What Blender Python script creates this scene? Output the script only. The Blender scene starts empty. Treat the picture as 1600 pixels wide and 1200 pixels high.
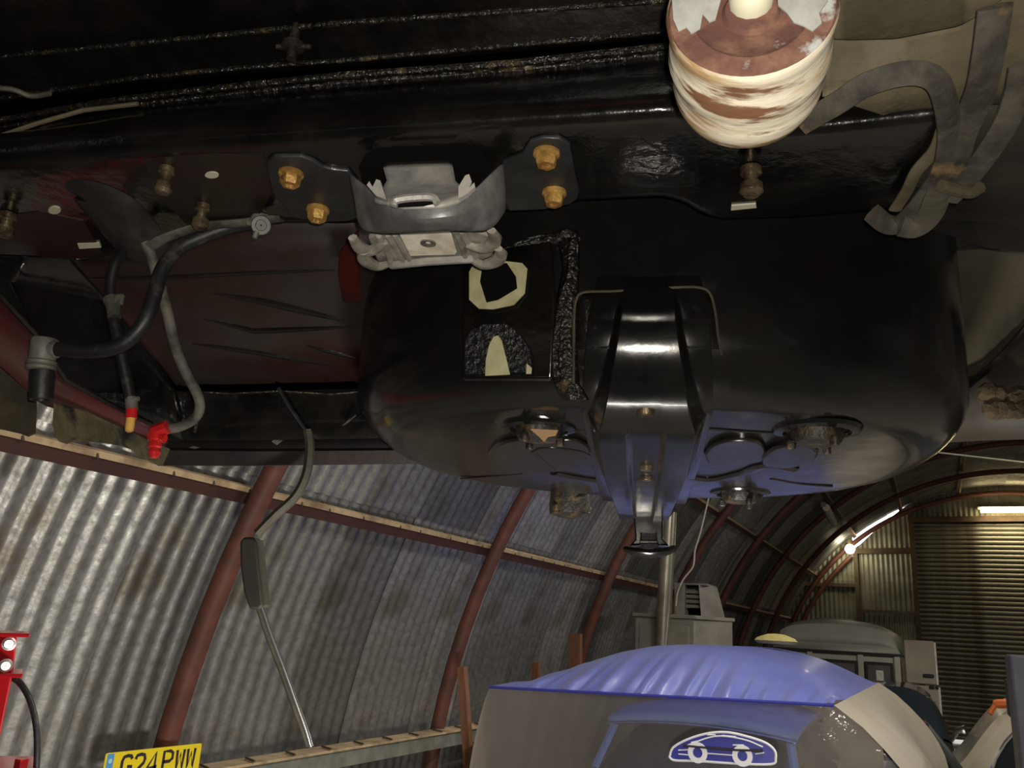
import bpy, math, random
import numpy as np
from mathutils import Matrix, Vector
random.seed(7)
PI = math.pi
scene = bpy.context.scene
COL = scene.collection

# ------------------------------------------------------------------ camera
CZ = 1.70                      # eye height of the photographer under the raised car
F = 1340.0
_a = np.array([1464 - 800, -(1020 - 600), -F], float); _a /= np.linalg.norm(_a)
_r = math.radians(3.3)
_p = math.atan2(-(_a[0]*math.sin(_r) + _a[1]*math.cos(_r)), _a[2])
if math.cos(_p) < 0: _p += PI
_u = np.array([math.sin(_r)*math.cos(_p), math.cos(_r)*math.cos(_p), math.sin(_p)])
RC = np.stack([np.cross(_a, _u), _a, _u])
CAM = np.array([0, 0, CZ])
cd = bpy.data.cameras.new('camera'); cam = bpy.data.objects.new('camera', cd); COL.objects.link(cam)
cd.sensor_width = 36.0; cd.lens = 36.0*F/1600; cd.clip_start = 0.01; cd.clip_end = 200
cam.matrix_world = Matrix.Translation((0, 0, CZ)) @ Matrix([list(x) for x in RC]).to_4x4()
scene.camera = cam

# ------------------------------------------------------------------ world, lights, exposure
scene.view_settings.view_transform = 'Standard'
scene.view_settings.look = 'None'
scene.view_settings.gamma = 1
scene.view_settings.use_curve_mapping = False
scene.view_settings.exposure = 0.0
wd = bpy.data.worlds.new('sky'); scene.world = wd; wd.use_nodes = True
bg = wd.node_tree.nodes['Background']; bg.inputs[0].default_value = (0.92, 0.96, 1.0, 1); bg.inputs[1].default_value = 4.0

def lamp(name, kind, loc, energy, color=(1, 1, 1), **kw):
    l = bpy.data.lights.new(name, kind); l.energy = energy; l.color = color
    tgt = kw.pop('target', None)
    for k, v in kw.items(): setattr(l, k, v)
    o = bpy.data.objects.new(name, l); COL.objects.link(o); o.location = loc
    if tgt is not None:
        o.rotation_euler = (Vector(tgt) - Vector(loc)).to_track_quat('-Z', 'Y').to_euler()
    return o
# the phone's own flash, a small lamp beside the lens
lamp('flash', 'SPOT', (0.012, 0.0, CZ + 0.014), 28.0, (1.0, 0.93, 0.80), target=tuple(np.array([0.012, 0, CZ+.014]) + RC @ np.array([0, 0, -1.0])),
     spot_size=math.radians(100), spot_blend=0.6, shadow_soft_size=0.004)
# hall lighting: unseen area lights added over the bays as fill
for i, (x, y, e) in enumerate([(-1.9, 1.2, 55), (-1.4, 6.0, 35), (3.6, 2.0, 25), (2.4, 8.6, 130), (0.9, 3.5, 125)]):
    lamp('hall_fill_light', 'AREA', (x, y, 4.1), e, (1.0, 0.96, 0.88), shape='RECTANGLE', size=0.15, size_y=1.5)
# inspection lamp standing on the floor, shines on the left wall and the cover
lamp('inspection_lamp', 'AREA', (-0.3, 1.0, .90), 42, (1.0, 0.95, 0.86), shape='RECTANGLE', size=0.25, size_y=0.18, target=(-1.6, 4.6, 1.3))

# ------------------------------------------------------------------ projection helpers (pixel of the photograph -> point in the hall / car)
def ray(px, py): return RC @ np.array([px - 800, -(py - 600), -F])
def atY(px, py, Y): d = ray(px, py); return CAM + d*Y/d[1]
def atX(px, py, X): d = ray(px, py); return CAM + d*X/d[0]
def atZ(px, py, z): d = ray(px, py); return CAM + d*(z - CZ)/d[2]
YAW = math.radians(17.55)
MC = np.array([[math.cos(YAW), math.sin(YAW), 0], [-math.sin(YAW), math.cos(YAW), 0], [0, 0, 1]])
def cr(px, py): return MC @ ray(px, py)
def cp(px, py, k, val):           # point in car coordinates (u across, v rearward, z above the eye)
    d = cr(px, py); return d*val/d['uvz'.index(k)]
def cv(px, py, v): return cp(px, py, 'v', v)
def c3(pts, v=None):
    return [cv(p[0], p[1], p[2] if len(p) > 2 else v) for p in pts]

# ------------------------------------------------------------------ materials
MATS = {}
def mat(name, c1, c2=None, scale=8.0, lo=0.4, hi=0.62, rough=0.5, rough2=None, metal=0.0, bump=0.0, bscale=60.0, coat=0.0,
        c3_=None, s3=2.5, lo3=0.55, hi3=0.7, stretch=(1, 1, 1), emit=None, es=0.0, alpha=None, trans=0.0, detail=6, spec=0.5, rnd=0.0, bdist=0.01, sheen=0.0):
    if name in MATS: return MATS[name]
    m = bpy.data.materials.new(name); m.use_nodes = True; MATS[name] = m
    nt = m.node_tree; N = nt.nodes; L = nt.links; b = N['Principled BSDF']
    def inp(k, v): b.inputs[k].default_value = v
    inp('Base Color', (*c1, 1)); inp('Roughness', rough); inp('Metallic', metal); inp('Coat Weight', coat); inp('Coat Roughness', 0.08)
    inp('Specular IOR Level', spec); inp('Transmission Weight', trans)
    if sheen: inp('Sheen Weight', sheen)
    if emit: inp('Emission Color', (*emit, 1)); inp('Emission Strength', es)
    if alpha is not None: inp('Alpha', alpha)
    tc = N.new('ShaderNodeTexCoord'); mp = N.new('ShaderNodeMapping'); mp.inputs['Scale'].default_value = stretch
    L.new(tc.outputs['Object'], mp.inputs['Vector'])
    def noise(s, d=6.0, r=0.6):
        n = N.new('ShaderNodeTexNoise'); n.inputs['Scale'].default_value = s; n.inputs['Detail'].default_value = d; n.inputs['Roughness'].default_value = r
        L.new(mp.outputs[0], n.inputs['Vector']); return n
    def ramp(src, lo, hi, a, c):
        r = N.new('ShaderNodeValToRGB'); r.color_ramp.elements[0].position = lo; r.color_ramp.elements[1].position = hi
        r.color_ramp.elements[0].color = a; r.color_ramp.elements[1].color = c; L.new(src, r.inputs[0]); return r
    col = None
    if c2:
        n = noise(scale, detail); r = ramp(n.outputs[0], lo, hi, (*c1, 1), (*c2, 1)); col = r.outputs[0]
        if rough2 is not None:
            rr = ramp(n.outputs[0], lo, hi, (rough,)*3 + (1,), (rough2,)*3 + (1,)); L.new(rr.outputs[0], b.inputs['Roughness'])
    if c3_ and col:
        n = noise(s3, 8.0); f = ramp(n.outputs[0], lo3, hi3, (0, 0, 0, 1), (1, 1, 1, 1))
        mx = N.new('ShaderNodeMixRGB'); L.new(f.outputs[0], mx.inputs[0]); L.new(col, mx.inputs[1]); mx.inputs[2].default_value = (*c3_, 1); col = mx.outputs[0]
    if rnd and col:
        oi = N.new('ShaderNodeObjectInfo'); mr = N.new('ShaderNodeMapRange'); mr.inputs[3].default_value = 1 - rnd; mr.inputs[4].default_value = 1 + rnd*.35
        L.new(oi.outputs['Random'], mr.inputs[0])
        hs = N.new('ShaderNodeHueSaturation'); L.new(mr.outputs[0], hs.inputs['Value']); L.new(col, hs.inputs['Color']); col = hs.outputs[0]
    if col: L.new(col, b.inputs['Base Color'])
    if bump:
        n = noise(bscale, 4.0, 0.55); bp = N.new('ShaderNodeBump'); bp.inputs['Strength'].default_value = bump; bp.inputs['Distance'].default_value = bdist
        L.new(n.outputs[0], bp.inputs['Height']); L.new(bp.outputs[0], b.inputs['Normal'])
        if coat: L.new(bp.outputs[0], b.inputs['Coat Normal'])
    return m

M_black = mat('black_underseal', (.003, .0028, .0025), (.007, .006, .005), 14, rough=.13, rough2=.24, bump=.10, bscale=55, coat=.3)
M_floorblk = mat('black_floor_paint', (.003, .0028, .0025), (.009, .007, .005), 9, rough=.25, rough2=.45, bump=.2, bscale=70, c3_=(.05, .035, .02), s3=5, lo3=.66, hi3=.75)
M_well = mat('black_well_paint', (.005, .005, .005), (.009, .008, .007), 6, rough=.15, rough2=.26, bump=.03, bscale=30, coat=.2, spec=.42)
M_seal = mat('black_seam_sealer', (.010, .009, .007), (.085, .062, .030), 34, rough=.15, bump=.9, bscale=110, coat=.3, lo=.58, hi=.72)
M_rough = mat('rough_black_paint', (.012, .012, .012), rough=.28, bump=.9, bscale=120, coat=.2)
M_redbrown = mat('dusty_dark_red_paint', (.016, .005, .004), (.013, .009, .007), 4, rough=.36, bump=.05, bscale=40, rough2=.5)
M_redwing = mat('maroon_car_paint', (.085, .015, .016), (.075, .024, .022), 7, rough=.4, coat=.3, bump=.03)
M_redshell = mat('red_body_paint', (.22, .02, .02), rough=.3, coat=.6)
M_mudblack = mat('mud_brown', (.035, .028, .018), (.075, .06, .035), 14, rough=.8, bump=.3, bscale=40)
M_mudgrey = mat('mud_grey_panel', (.07, .058, .034), (.125, .105, .064), 7, rough=.7, bump=.25, bscale=35, c3_=(.30, .20, .07), s3=9, lo3=.62, hi3=.74)
M_strap = mat('dusty_grey_strap', (.070, .062, .048), (.024, .020, .016), 25, rough=.75, bump=.2, bscale=80, c3_=(.20, .13, .055), s3=14, lo3=.6, hi3=.7)
M_bolt = mat('rusty_gold_bolt', (.46, .27, .075), (.24, .12, .03), 40, rough=.5, metal=.35, bump=.3, bscale=120, c3_=(.06, .04, .02), s3=70, lo3=.6, hi3=.7)
M_stud = mat('dull_plated_steel', (.20, .16, .10), (.07, .045, .03), 60, rough=.4, metal=.7, bump=.2, bscale=120)
M_iron = mat('dark_bracket_paint', (.011, .0115, .013), (.024, .025, .027), 12, rough=.38, rough2=.55, bump=.06, bscale=60, coat=.1)
M_bareiron = mat('dusty_bare_metal', (.40, .385, .36), (.22, .22, .22), 22, rough=.5, metal=.25, bump=.12, bscale=60)
M_plastic = mat('dirty_clear_grey_rubber', (.33, .31, .28), (.17, .155, .13), 40, rough=.45, bump=.15, bscale=60)
M_white = mat('chalky_white_plate', (.85, .82, .72), (.62, .56, .45), 45, rough=.75)
M_cream = mat('cream_primer', (.46, .44, .27), (.36, .32, .16), 35, rough=.7)
M_ral = mat('pale_plug', (.52, .50, .38), rough=.6)
M_hose = mat('dusty_black_rubber', (.010, .010, .011), (.08, .075, .066), 30, lo=.55, hi=.75, rough=.5, bump=.1, bscale=80)
M_hosegrey = mat('muddy_grey_hose', (.12, .11, .09), (.035, .032, .027), 28, rough=.7, bump=.2, bscale=80)
M_fit = mat('grey_plastic_fitting', (.07, .066, .06), (.15, .14, .12), 25, rough=.55, bump=.1)
M_redplug = mat('translucent_red_plastic', (.62, .02, .02), rough=.2, coat=.4, trans=.15)
M_amber = mat('amber_plastic', (.85, .50, .12), rough=.2, coat=.4, trans=.2)
M_lead = mat('olive_rubber_tube', (.045, .04, .026), (.075, .066, .045), 20, rough=.6, bump=.1)
M_rod = mat('bright_rod', (.62, .62, .60), rough=.25, metal=.9)
M_rustface = mat('rust_face', (.10, .042, .032), (.20, .105, .07), 45, rough=.85, bump=.3, bscale=160, bdist=.003, c3_=(.36, .37, .36), s3=15, lo3=.54, hi3=.58, lo=.45, hi=.7)
M_flake = mat('flaking_white_paint', (.68, .62, .50), (.40, .26, .13), 13, lo=.48, hi=.60, rough=.65, bump=.25, bscale=40, c3_=(.17, .08, .04), s3=17, lo3=.54, hi3=.61, stretch=(.7, 3.2, .7), bdist=.004)
M_corr = mat('galvanised_sheet', (.47, .465, .45), (.27, .265, .25), 26, lo=.36, hi=.66, rough=.35, rough2=.5, metal=.62, bump=.10, bscale=45, c3_=(.20, .165, .12), s3=2.2, lo3=.52, hi3=.72, rnd=.6)
M_corrend = mat('galvanised_end_sheet', (.36, .35, .27), (.25, .24, .18), 3, rough=.5, metal=.35, c3_=(.26, .22, .13), s3=3, rnd=.25)
M_rib = mat('red_oxide_rib', (.17, .055, .038), (.11, .042, .032), 7, rough=.6, bump=.15, bscale=30, c3_=(.08, .04, .03), s3=5)
M_purlin = mat('red_oxide_purlin', (.075, .024, .020), (.05, .02, .016), 6, rough=.7, bump=.1)
M_tanlit = mat('tan_and_lit_edge', (.58, .43, .25), (.42, .30, .18), 8, rough=.9, bump=.2, c3_=(.25, .16, .09), s3=4)  # tan of the rail capping; on purlins it paints the lit front edge
M_railface = mat('grey_rail_paint', (.25, .255, .21), (.18, .18, .15), 9, rough=.6)
M_wood = mat('reddish_timber', (.26, .11, .055), (.18, .08, .045), 6, rough=.7, stretch=(6, 6, .7), bump=.1)
M_shutter = mat('galvanised_shutter', (.26, .245, .19), (.19, .175, .13), 4, rough=.45, metal=.45, c3_=(.12, .10, .07), s3=1.5)
M_floor = mat('dusty_concrete', (.20, .185, .155), (.13, .12, .10), 3, rough=.85, bump=.2, bscale=12)
M_outside = mat('pale_yard', (.6, .6, .57), rough=.9)
M_endframe = mat('brown_end_frame', (.12, .075, .04), (.08, .05, .03), 8, rough=.7)

# ------------------------------------------------------------------ mesh helper
class MB:
    def __init__(s): s.v = []; s.f = []; s.m = []
    def add(s, vs, fs, mi=0):
        o = len(s.v); s.v += [tuple(float(c) for c in p) for p in vs]
        s.f += [tuple(i + o for i in f) for f in fs]; s.m += [mi]*len(fs); return s
    def grid(s, rows, mi=0, closed=False, flip=False):
        n = len(rows[0]); vs = [p for r in rows for p in r]; fs = []
        for i in range(len(rows) - 1):
            for j in range(n if closed else n - 1):
                k = (j + 1) % n; q = (i*n + j, i*n + k, (i+1)*n + k, (i+1)*n + j)
                fs.append(q[::-1] if flip else q)
        return s.add(vs, fs, mi)
    def box(s, c, sz, rot=None, mi=0):
        R = rot if rot is not None else np.eye(3); c = np.array(c, float)
        vs = [c + R @ (np.array([x, y, z])*np.array(sz)/2) for x in (-1, 1) for y in (-1, 1) for z in (-1, 1)]
        return s.add(vs, [(0, 1, 3, 2), (4, 6, 7, 5), (0, 4, 5, 1), (2, 3, 7, 6), (0, 2, 6, 4), (1, 5, 7, 3)], mi)
    def tube(s, pts, r, n=8, cap=True, mi=0, flat=1.0, up=None, closed=False):
        P = [np.array(p, float) for p in pts]; k = len(P); rr = r if hasattr(r, '__len__') else [r]*k
        rings = []; N = None
        for i in range(k):
            a = P[i-1] if (i > 0 or closed) else P[i]; b = P[(i+1) % k] if (i < k-1 or closed) else P[i]
            t = b - a; t /= (np.linalg.norm(t) + 1e-12)
            if up is not None: N = np.array(up, float)
            elif N is None: N = np.array([0, 0, 1.0]) if abs(t[2]) < .9 else np.array([1.0, 0, 0])
            N = N - t*np.dot(N, t); N /= (np.linalg.norm(N) + 1e-12); B = np.cross(t, N)
            rings.append([P[i] + rr[i]*(flat*math.cos(q)*N + math.sin(q)*B) for q in [2*PI*j/n + PI/n for j in range(n)]])
        if closed: rings.append(rings[0])
        o = len(s.v); s.grid(rings, mi, True)
        if cap and not closed:
            s.f.append(tuple(range(o, o+n))[::-1]); s.m.append(mi); e = o + (len(rings)-1)*n
            s.f.append(tuple(range(e, e+n))); s.m.append(mi)
        return s
    def lathe(s, prof, origin, axis, n=24, mi=0):      # prof: (radius, height along axis)
        a = np.array(axis, float); a /= np.linalg.norm(a); t = np.array([0, 0, 1.0]) if abs(a[2]) < .9 else np.array([1.0, 0, 0])
        x = np.cross(t, a); x /= np.linalg.norm(x); y = np.cross(a, x); o = np.array(origin, float)
        return s.grid([[o + a*h + r*(math.cos(2*PI*j/n)*x + math.sin(2*PI*j/n)*y) for j in range(n)] for r, h in prof], mi, True)
    def prism(s, poly, off, mi=0):
        off = np.array(off, float); n = len(poly); P = [np.array(p, float) for p in poly]
        return s.add(P + [p + off for p in P], [tuple(range(n))[::-1], tuple(range(n, 2*n))] + [(i, (i+1) % n, n + (i+1) % n, n + i) for i in range(n)], mi)
    def build(s, name, mats, parent=None, off=None, sharp=40, bevel=0.0, solid=0.0, subsurf=0):
        me = bpy.data.meshes.new(name); V = np.array(s.v)
        if off is None and parent is not None: off = OFF.get(parent.name)
        if off is CO_ref[0]: V[:, 0] = np.clip(V[:, 0], -.90, .82)      # nothing sticks out past the car's sides
        if off is not None: V = V - np.array(off)
        me.from_pydata(V.tolist(), [], s.f); me.update()
        for m in (mats if isinstance(mats, (list, tuple)) else [mats]): me.materials.append(m)
        me.polygons.foreach_set('material_index', s.m)
        me.polygons.foreach_set('use_smooth', [True]*len(s.f)); me.set_sharp_from_angle(angle=math.radians(sharp))
        o = bpy.data.objects.new(name, me); COL.objects.link(o)
        if parent is not None:
            o.parent = parent; OFF[o.name] = off if off is not None else np.zeros(3)
        if solid:
            q = o.modifiers.new('thick', 'SOLIDIFY'); q.thickness = solid; q.offset = 0
        if bevel:
            q = o.modifiers.new('bevel', 'BEVEL'); q.width = bevel; q.segments = 2; q.limit_method = 'ANGLE'
        if subsurf:
            q = o.modifiers.new('sub', 'SUBSURF'); q.levels = subsurf; q.render_levels = subsurf
        return o
OFF = {}
CO_ref = [object()]
def thing(name, label, cat, loc=(0, 0, 0), rotz=0.0, group=None):
    o = bpy.data.objects.new(name, None); COL.objects.link(o); o.location = [float(c) for c in loc]; o.rotation_euler = (0, 0, rotz)
    o.empty_display_size = .1
    o['label'] = label; o['category'] = cat
    if group: o['group'] = group
    OFF[o.name] = np.array(loc, float); return o
def struct(name, loc=(0, 0, 0)):
    o = bpy.data.objects.new(name, None); COL.objects.link(o); o.location = loc; o['kind'] = 'structure'; OFF[o.name] = np.array(loc, float); return o
def rotm(ax, ang): return np.array(Matrix.Rotation(ang, 3, ax))
def dup(o, parent, loc=None, rot=None):
    c = o.copy(); COL.objects.link(c); c.parent = parent
    if loc is not None: c.location = loc
    if rot is not None: c.rotation_euler = rot
    for ch in list(o.children): dup(ch, c)
    return c
def crs(pts, n=8):                 # smooth curve through points
    P = [np.array(p, float) for p in pts]; P = [2*P[0]-P[1]] + P + [2*P[-1]-P[-2]]; out = []
    for i in range(1, len(P)-2):
        for k in range(n):
            t = k/n; a, b, c, d = P[i-1:i+3]
            out.append(.5*((2*b) + (-a+c)*t + (2*a-5*b+4*c-d)*t*t + (-a+3*b-3*c+d)*t**3))
    out.append(P[-2]); return out

# =================================================================== THE HALL
ACX, ACZ = 1.5, .25                # axis of the barrel vault
RR, RP, RS = 4.70, 4.785, 4.85     # rib, purlin and sheet radii
Y0, Y1 = -3.6, 20.30
RIBY = [3.06 + 2.45*k for k in range(-2, 8)]
def arc(th, R, y=0.0): return np.array([ACX - R*math.cos(math.radians(th)), y, ACZ + R*math.sin(math.radians(th))])

b = MB(); b.grid([[(-12, -8, 0), (18, -8, 0)], [(-12, 45, 0), (18, 45, 0)]], flip=False)
fl = b.build('floor', M_floor); fl['kind'] = 'structure'

wl = struct('wall_left'); ce = struct('ceiling', (ACX, 0, ACZ)); wr = struct('wall_right'); wb = struct('wall_back'); wf = struct('wall_front')
PITCH = .098
def sheet_mesh(t0, t1, R, nseg):
    b = MB(); rows = []
    N = 8*8
    for j in range(nseg + 1):
        th = t0 + (t1 - t0)*j/nseg; row = []
        for i in range(N + 1):
            y = i*8*PITCH/N; r = R + .0118*math.cos(2*PI*y/PITCH)
            row.append((-r*math.cos(math.radians(th)), y, r*math.sin(math.radians(th))))
        rows.append(row)
    b.grid(rows); return b
proto = {}
for k, (t0, t1, R, ns) in enumerate([(-3.0, 26.6, RS + .012, 10), (25.4, 62, RS, 12), (61, 91, RS + .012, 10)]):
    for side in (0, 1):
        par = (wl, wr)[side] if k == 0 else ce
        n = 0; y = Y0
        while y < Y1 - .05:
            if k not in proto:
                o = sheet_mesh(t0, t1, R, ns).build('corrugated_sheet', M_corr, par, off=(0, 0, 0), sharp=80); proto[k] = o
            else:
                o = proto[k].copy(); COL.objects.link(o); o.parent = par
            base = np.array([ACX, 0, ACZ]) - OFF[par.name]
            dn = .0045*(n % 2)
            th = math.radians((t0 + t1)/2); sx = -1 if side == 0 else 1
            if side == 0: o.location = (base[0] - dn*math.cos(th), y, base[2] + dn*math.sin(th))
            else: o.location = (base[0] + dn*math.cos(th), y + 8*PITCH, base[2] + dn*math.sin(th)); o.rotation_euler = (0, 0, PI)
            y += 7*PITCH; n += 1
# ribs
b = MB(); b.tube([arc(t, RR) for t in np.linspace(-3.0, 183.0, 64)], .050, 12, up=(0, 1, 0))
rib = b.build('arched_rib', M_rib, ce); rib.location = (0, RIBY[0], 0)
for y in RIBY[1:]:
    dup(rib, ce, (0, y, 0))
# purlins with hook bolts
def purlin(th, par):
    b = MB()
    t = math.radians(th); n = np.array([-math.cos(t), 0, math.sin(t)]); s = np.array([math.sin(t), 0, math.cos(t)])
    c = arc(th, RP)
    R = np.stack([n, [0, 1, 0], s], 1)
    b.box(c + [0, (Y0+Y1)/2, 0], (.012, Y1-Y0, .062), R, 0)
    b.box(c + s*.040 + n*.004 + [0, (Y0+Y1)/2, 0], (.034, Y1-Y0, .026), R, 1)  # tan strip puts the lit front edge into its colour
    o = b.build('purlin', [M_purlin, M_tanlit], par)
    return o, c, n, s
for th, par in [(24.3, wl), (37.6, ce), (52, ce), (65.3, ce), (79.5, ce), (100.5, ce), (127, ce), (155.7, wr)]:
    o, c, n, s = purlin(th, par)
    if th < 30:
        first = None; y = 1.35
        while y < 12:
            if first is None:
                h = MB(); h.tube([c + s*.056 + n*.045 + [0, 1.35, 0], c + s*.040 - n*.012 + [0, 1.365, 0], c + s*.026 - n*.017 + [0, 1.372, 0]], .0055, 6)
                first = h.build('hook_bolt', M_endframe, o); hb = first
            else: hb = dup(first, o, (0, y - 1.35, 0))
            y += random.choice([.23, .31, .38])
# wall rail standing in front of the ribs, with its timber capping
railX, railZ = -3.03, 1.005
b = MB(); b.box((railX, 4.0, railZ - .05), (.05, 9.0, .085)); rl = b.build('wall_rail', M_railface, wl)
b = MB(); b.box((railX - .03, 4.0, railZ), (.14, 9.0, .014)); b.build('rail_capping', M_tanlit, rl, bevel=.003)
first = None
for y in np.arange(2.6, 7.5, .30):
    if first is None:
        h = MB(); h.tube([(railX + .05, y, railZ + .016), (railX - .05, y + .05, railZ + .016)], .006, 6); first = h.build('rail_nail', M_endframe, rl); yy = y
    else: dup(first, rl, (0, y - yy, 0))

# ---------------- far end wall
EX0 = -0.27; EZT = .133*Y1 + CZ + .0    # shutter jamb and lintel
EX1 = 3.3
def archz(x, R=RS): 
    q = R*R - (x-ACX)**2
    return ACZ + math.sqrt(max(q, 0))
def end_sheet(x0, x1, z0, topR, y=Y1, gap=0.0):
    b = MB(); n = int((x1-x0)/PITCH*6) + 1; lo = []; hi = []
    for i in range(n+1):
        x = x0 + (x1-x0)*i/n; yy = y + .009*math.cos(2*PI*x/PITCH)
        top = min(archz(x, topR) - (.30*min(1, max(0, (-.32-x)/1.0)) if x > -1.5 else 0)*(topR > 0), z0[1]) if isinstance(z0, tuple) else archz(x, topR) - gap
        zz = z0[0] if isinstance(z0, tuple) else z0
        lo.append((x, yy, zz)); hi.append((x, yy, max(top, zz + .01)))
    b.grid([lo, hi]); return b
x = -3.3; k = 0
while x < EX0 - .02:
    x1 = min(x + .61, EX0)
    zA = atY(1337, 913, Y1)[2]
    for z0, yy in (((0, 2.0), 0), ((1.97, 3.10), .012), ((3.05, 9), .024)):
        if archz(max(x1, -3.2), RS) < z0[0] + .05: continue
        g = 0.20 if (z0[1] > 5 and -1.75 < x and x1 < -.2) else (.0 if z0[1] > 5 else 0.0)
        end_sheet(x, x1 + .03, z0, RS + .005, Y1 + yy + .004*(k % 2)).build('corrugated_sheet', M_corrend, wb, sharp=80)
    x = x1; k += 1
x = EX0
while x < EX1 - .02:
    x1 = min(x + .61, EX1)
    end_sheet(x, x1 + .02, EZT, RS + .005, Y1 + .01).build('corrugated_sheet', M_corrend, wb, sharp=80); x = x1
x = EX1
while x < 6.2:
    x1 = x + .61
    end_sheet(x, x1, 0, RS + .005, Y1 + .01).build('corrugated_sheet', M_corrend, wb, sharp=80); x = x1
def bar(name, p, q, w, m, par):
    b = MB(); b.tube([p, q], w, 4); return b.build(name, m, par, sharp=30)
yb = Y1 - .05
px = atY(1337, 870, yb)[0]
bar('end_post', (px, yb, 0), (px, yb, archz(px) - .35), .06, M_endframe, wb)
bar('end_post', (EX0 - .04, yb, 0), (EX0 - .04, yb, archz(EX0) - .25), .07, M_endframe, wb)
bar('end_post', (EX1, yb, 0), (EX1, yb, 4.3), .07, M_endframe, wb)
z1 = atY(1385, 862, yb)[2]; bar('end_rail', (px, yb, z1), (EX0, yb, z1 + .03), .075, M_endframe, wb)
z2 = atY(1390, 956, yb)[2]; bar('end_rail', (px, yb, z2), (EX0, yb, z2), .04, M_stud, wb)
z3 = atY(1308, 914, yb)[2]; bar('end_rail', (-2.6, yb, z3), (px, yb, z3), .05, M_endframe, wb)
bar('lintel', (EX0 - .1, yb, EZT), (EX1 + .1, yb, EZT + .03), .08, M_endframe, wb)
b = MB(); b.tube([arc(t, RR - .18, Y1 - .1) for t in np.linspace(20, 48, 20)], .05, 8, up=(0, 1, 0)); b.build('end_arch', M_rib, wb)
# roller shutter
d1 = struct('door_1', (EX0, Y1, 0))
zz = .075; SL = .093; sp = None; k = 0
while zz < EZT:
    if sp is None:
        b = MB(); pr = [(0, 0), (-.012, .01), (-.022, .03), (-.024, .05), (-.016, .075), (-.004, .086), (0, SL)]
        b.grid([[(EX0, Y1 + yy, zz + dz) for yy, dz in pr], [(EX1, Y1 + yy, zz + dz) for yy, dz in pr]])
        sp = b.build('shutter_slat', M_shutter, d1, sharp=50); z0_ = zz
    else: dup(sp, d1, (0, 0, zz - z0_))
    zz += SL; k += 1
b = MB()
for xx in (EX0 + .35, EX0 + .72, EX0 + 1.6, EX0 + 2.4): b.box((xx, Y1, .037), (.10, .05, .076))
b.build('shutter_foot', M_endframe, d1)
# near end wall behind the photographer
b = MB(); rows = []
for r in (0.02, .5, 1.0): rows.append([(ACX - RS*r*math.cos(t), Y0, max(0, ACZ + RS*r*math.sin(t))) for t in np.linspace(-.06, PI + .06, 40)])
b.grid(rows); b.build('gable_sheet', M_corrend, wf)

# end wall tube lamp and bulb
TUBEM = mat('lit_tube', (1, .9, .6), emit=(1.0, .80, .42), es=9)
t = thing('tube_lamp', 'glowing warm strip lamp above the roller shutter', 'lamp', atY(1580, 797, Y1 - .25))
pl = atY(1532, 797, Y1 - .25); pr_ = pl + np.array([1.5, 0, 0])
b = MB(); b.tube([pl, pr_], .055, 10); b.build('tube', TUBEM, t)
b = MB(); b.box((pl + pr_)/2 + [0, .09, .05], (1.6, .10, .06)); b.build('batten', M_white, t, bevel=.008)
lamp('tube_lamp_light', 'AREA', tuple((pl + pr_)/2 + [0, -.1, -.08]), 18, (1, .84, .52), shape='RECTANGLE', size=1.5, size_y=.1)
BULBM = mat('lit_bulb', (1, .95, .8), emit=(1, .92, .62), es=14)
pb = atY(1328, 858, Y1 - .4)
t = thing('bulkhead_lamp', 'round glowing lamp under the bright gap of the far arch', 'lamp', pb)
b = MB(); b.lathe([(.001, -.10), (.07, -.08), (.11, 0), (.07, .08), (.03, .10)], pb, (0, 0, 1), 14); b.build('bulb', BULBM, t)
b = MB(); b.lathe([(.04, .10), (.05, .12), (.05, .2), (.001, .2)], pb, (0, 0, 1), 12); b.build('lamp_holder', M_endframe, t)
lamp('bulkhead_light', 'POINT', tuple(pb + [0, -.25, -.05]), 10, (1, .88, .6), shadow_soft_size=.12)

def oncirc(px_, py_, Rr):
    d = ray(px_, py_); o = np.array([-ACX, CZ - ACZ]); A_ = d[0]**2 + d[2]**2; B_ = 2*(o[0]*d[0] + o[1]*d[2]); q = (-B_ + math.sqrt(B_*B_ - 4*A_*(o@o - Rr*Rr)))/(2*A_); return CAM + d*q
qa, qb = oncirc(1291, 793, 4.48), oncirc(1305, 822, 4.48); qb = qa + (qb - qa)/np.linalg.norm(qb - qa)*min(1.6, np.linalg.norm(qb - qa))
t = thing('unlit_batten', 'short unlit white strip fitting fixed up under the dark vault', 'lamp', qa)
b = MB(); b.tube([qa, qb], .055, 8); b.build('tube', M_white, t)
b = MB(); nn_ = np.array([qa[0] - ACX, 0, qa[2] - ACZ]); nn_ /= np.linalg.norm(nn_); b.tube([qa + nn_*.06, qb + nn_*.06], .05, 4); b.build('batten', M_railface, t, sharp=30)

# =================================================================== THINGS ON THE HALL FLOOR
# number plate leaning on the wall rail
PX = -2.985
pa, pb_ = atX(165, 1177, PX), atX(315, 1161, PX)
ex = (pb_ - pa); Lp = np.linalg.norm(ex); ex /= Lp; nz = np.cross(ex, [0, 0, 1]); nz /= np.linalg.norm(nz); ez = np.cross(nz, ex)
Lp = .52*Lp/.52; Hp = Lp*.213
t = thing('number_plate', 'yellow number plate with black characters propped on the wall rail', 'number plate', (pa + pb_)/2 - ez*Hp)
M_yel = mat('reflective_yellow', (.93, .72, .02), rough=.35, coat=.3)
M_char = mat('plate_black', (.03, .022, .03), rough=.5); M_blueb = mat('plate_blue', (.10, .36, .72), rough=.4); M_badge = mat('plate_pale_blue', (.45, .70, .85), rough=.4)
def pp(x, y, d=0.0): return pa + ex*x*Lp + ez*(y - 1)*Hp + nz*d   # nz faces the hall (+X)
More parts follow.
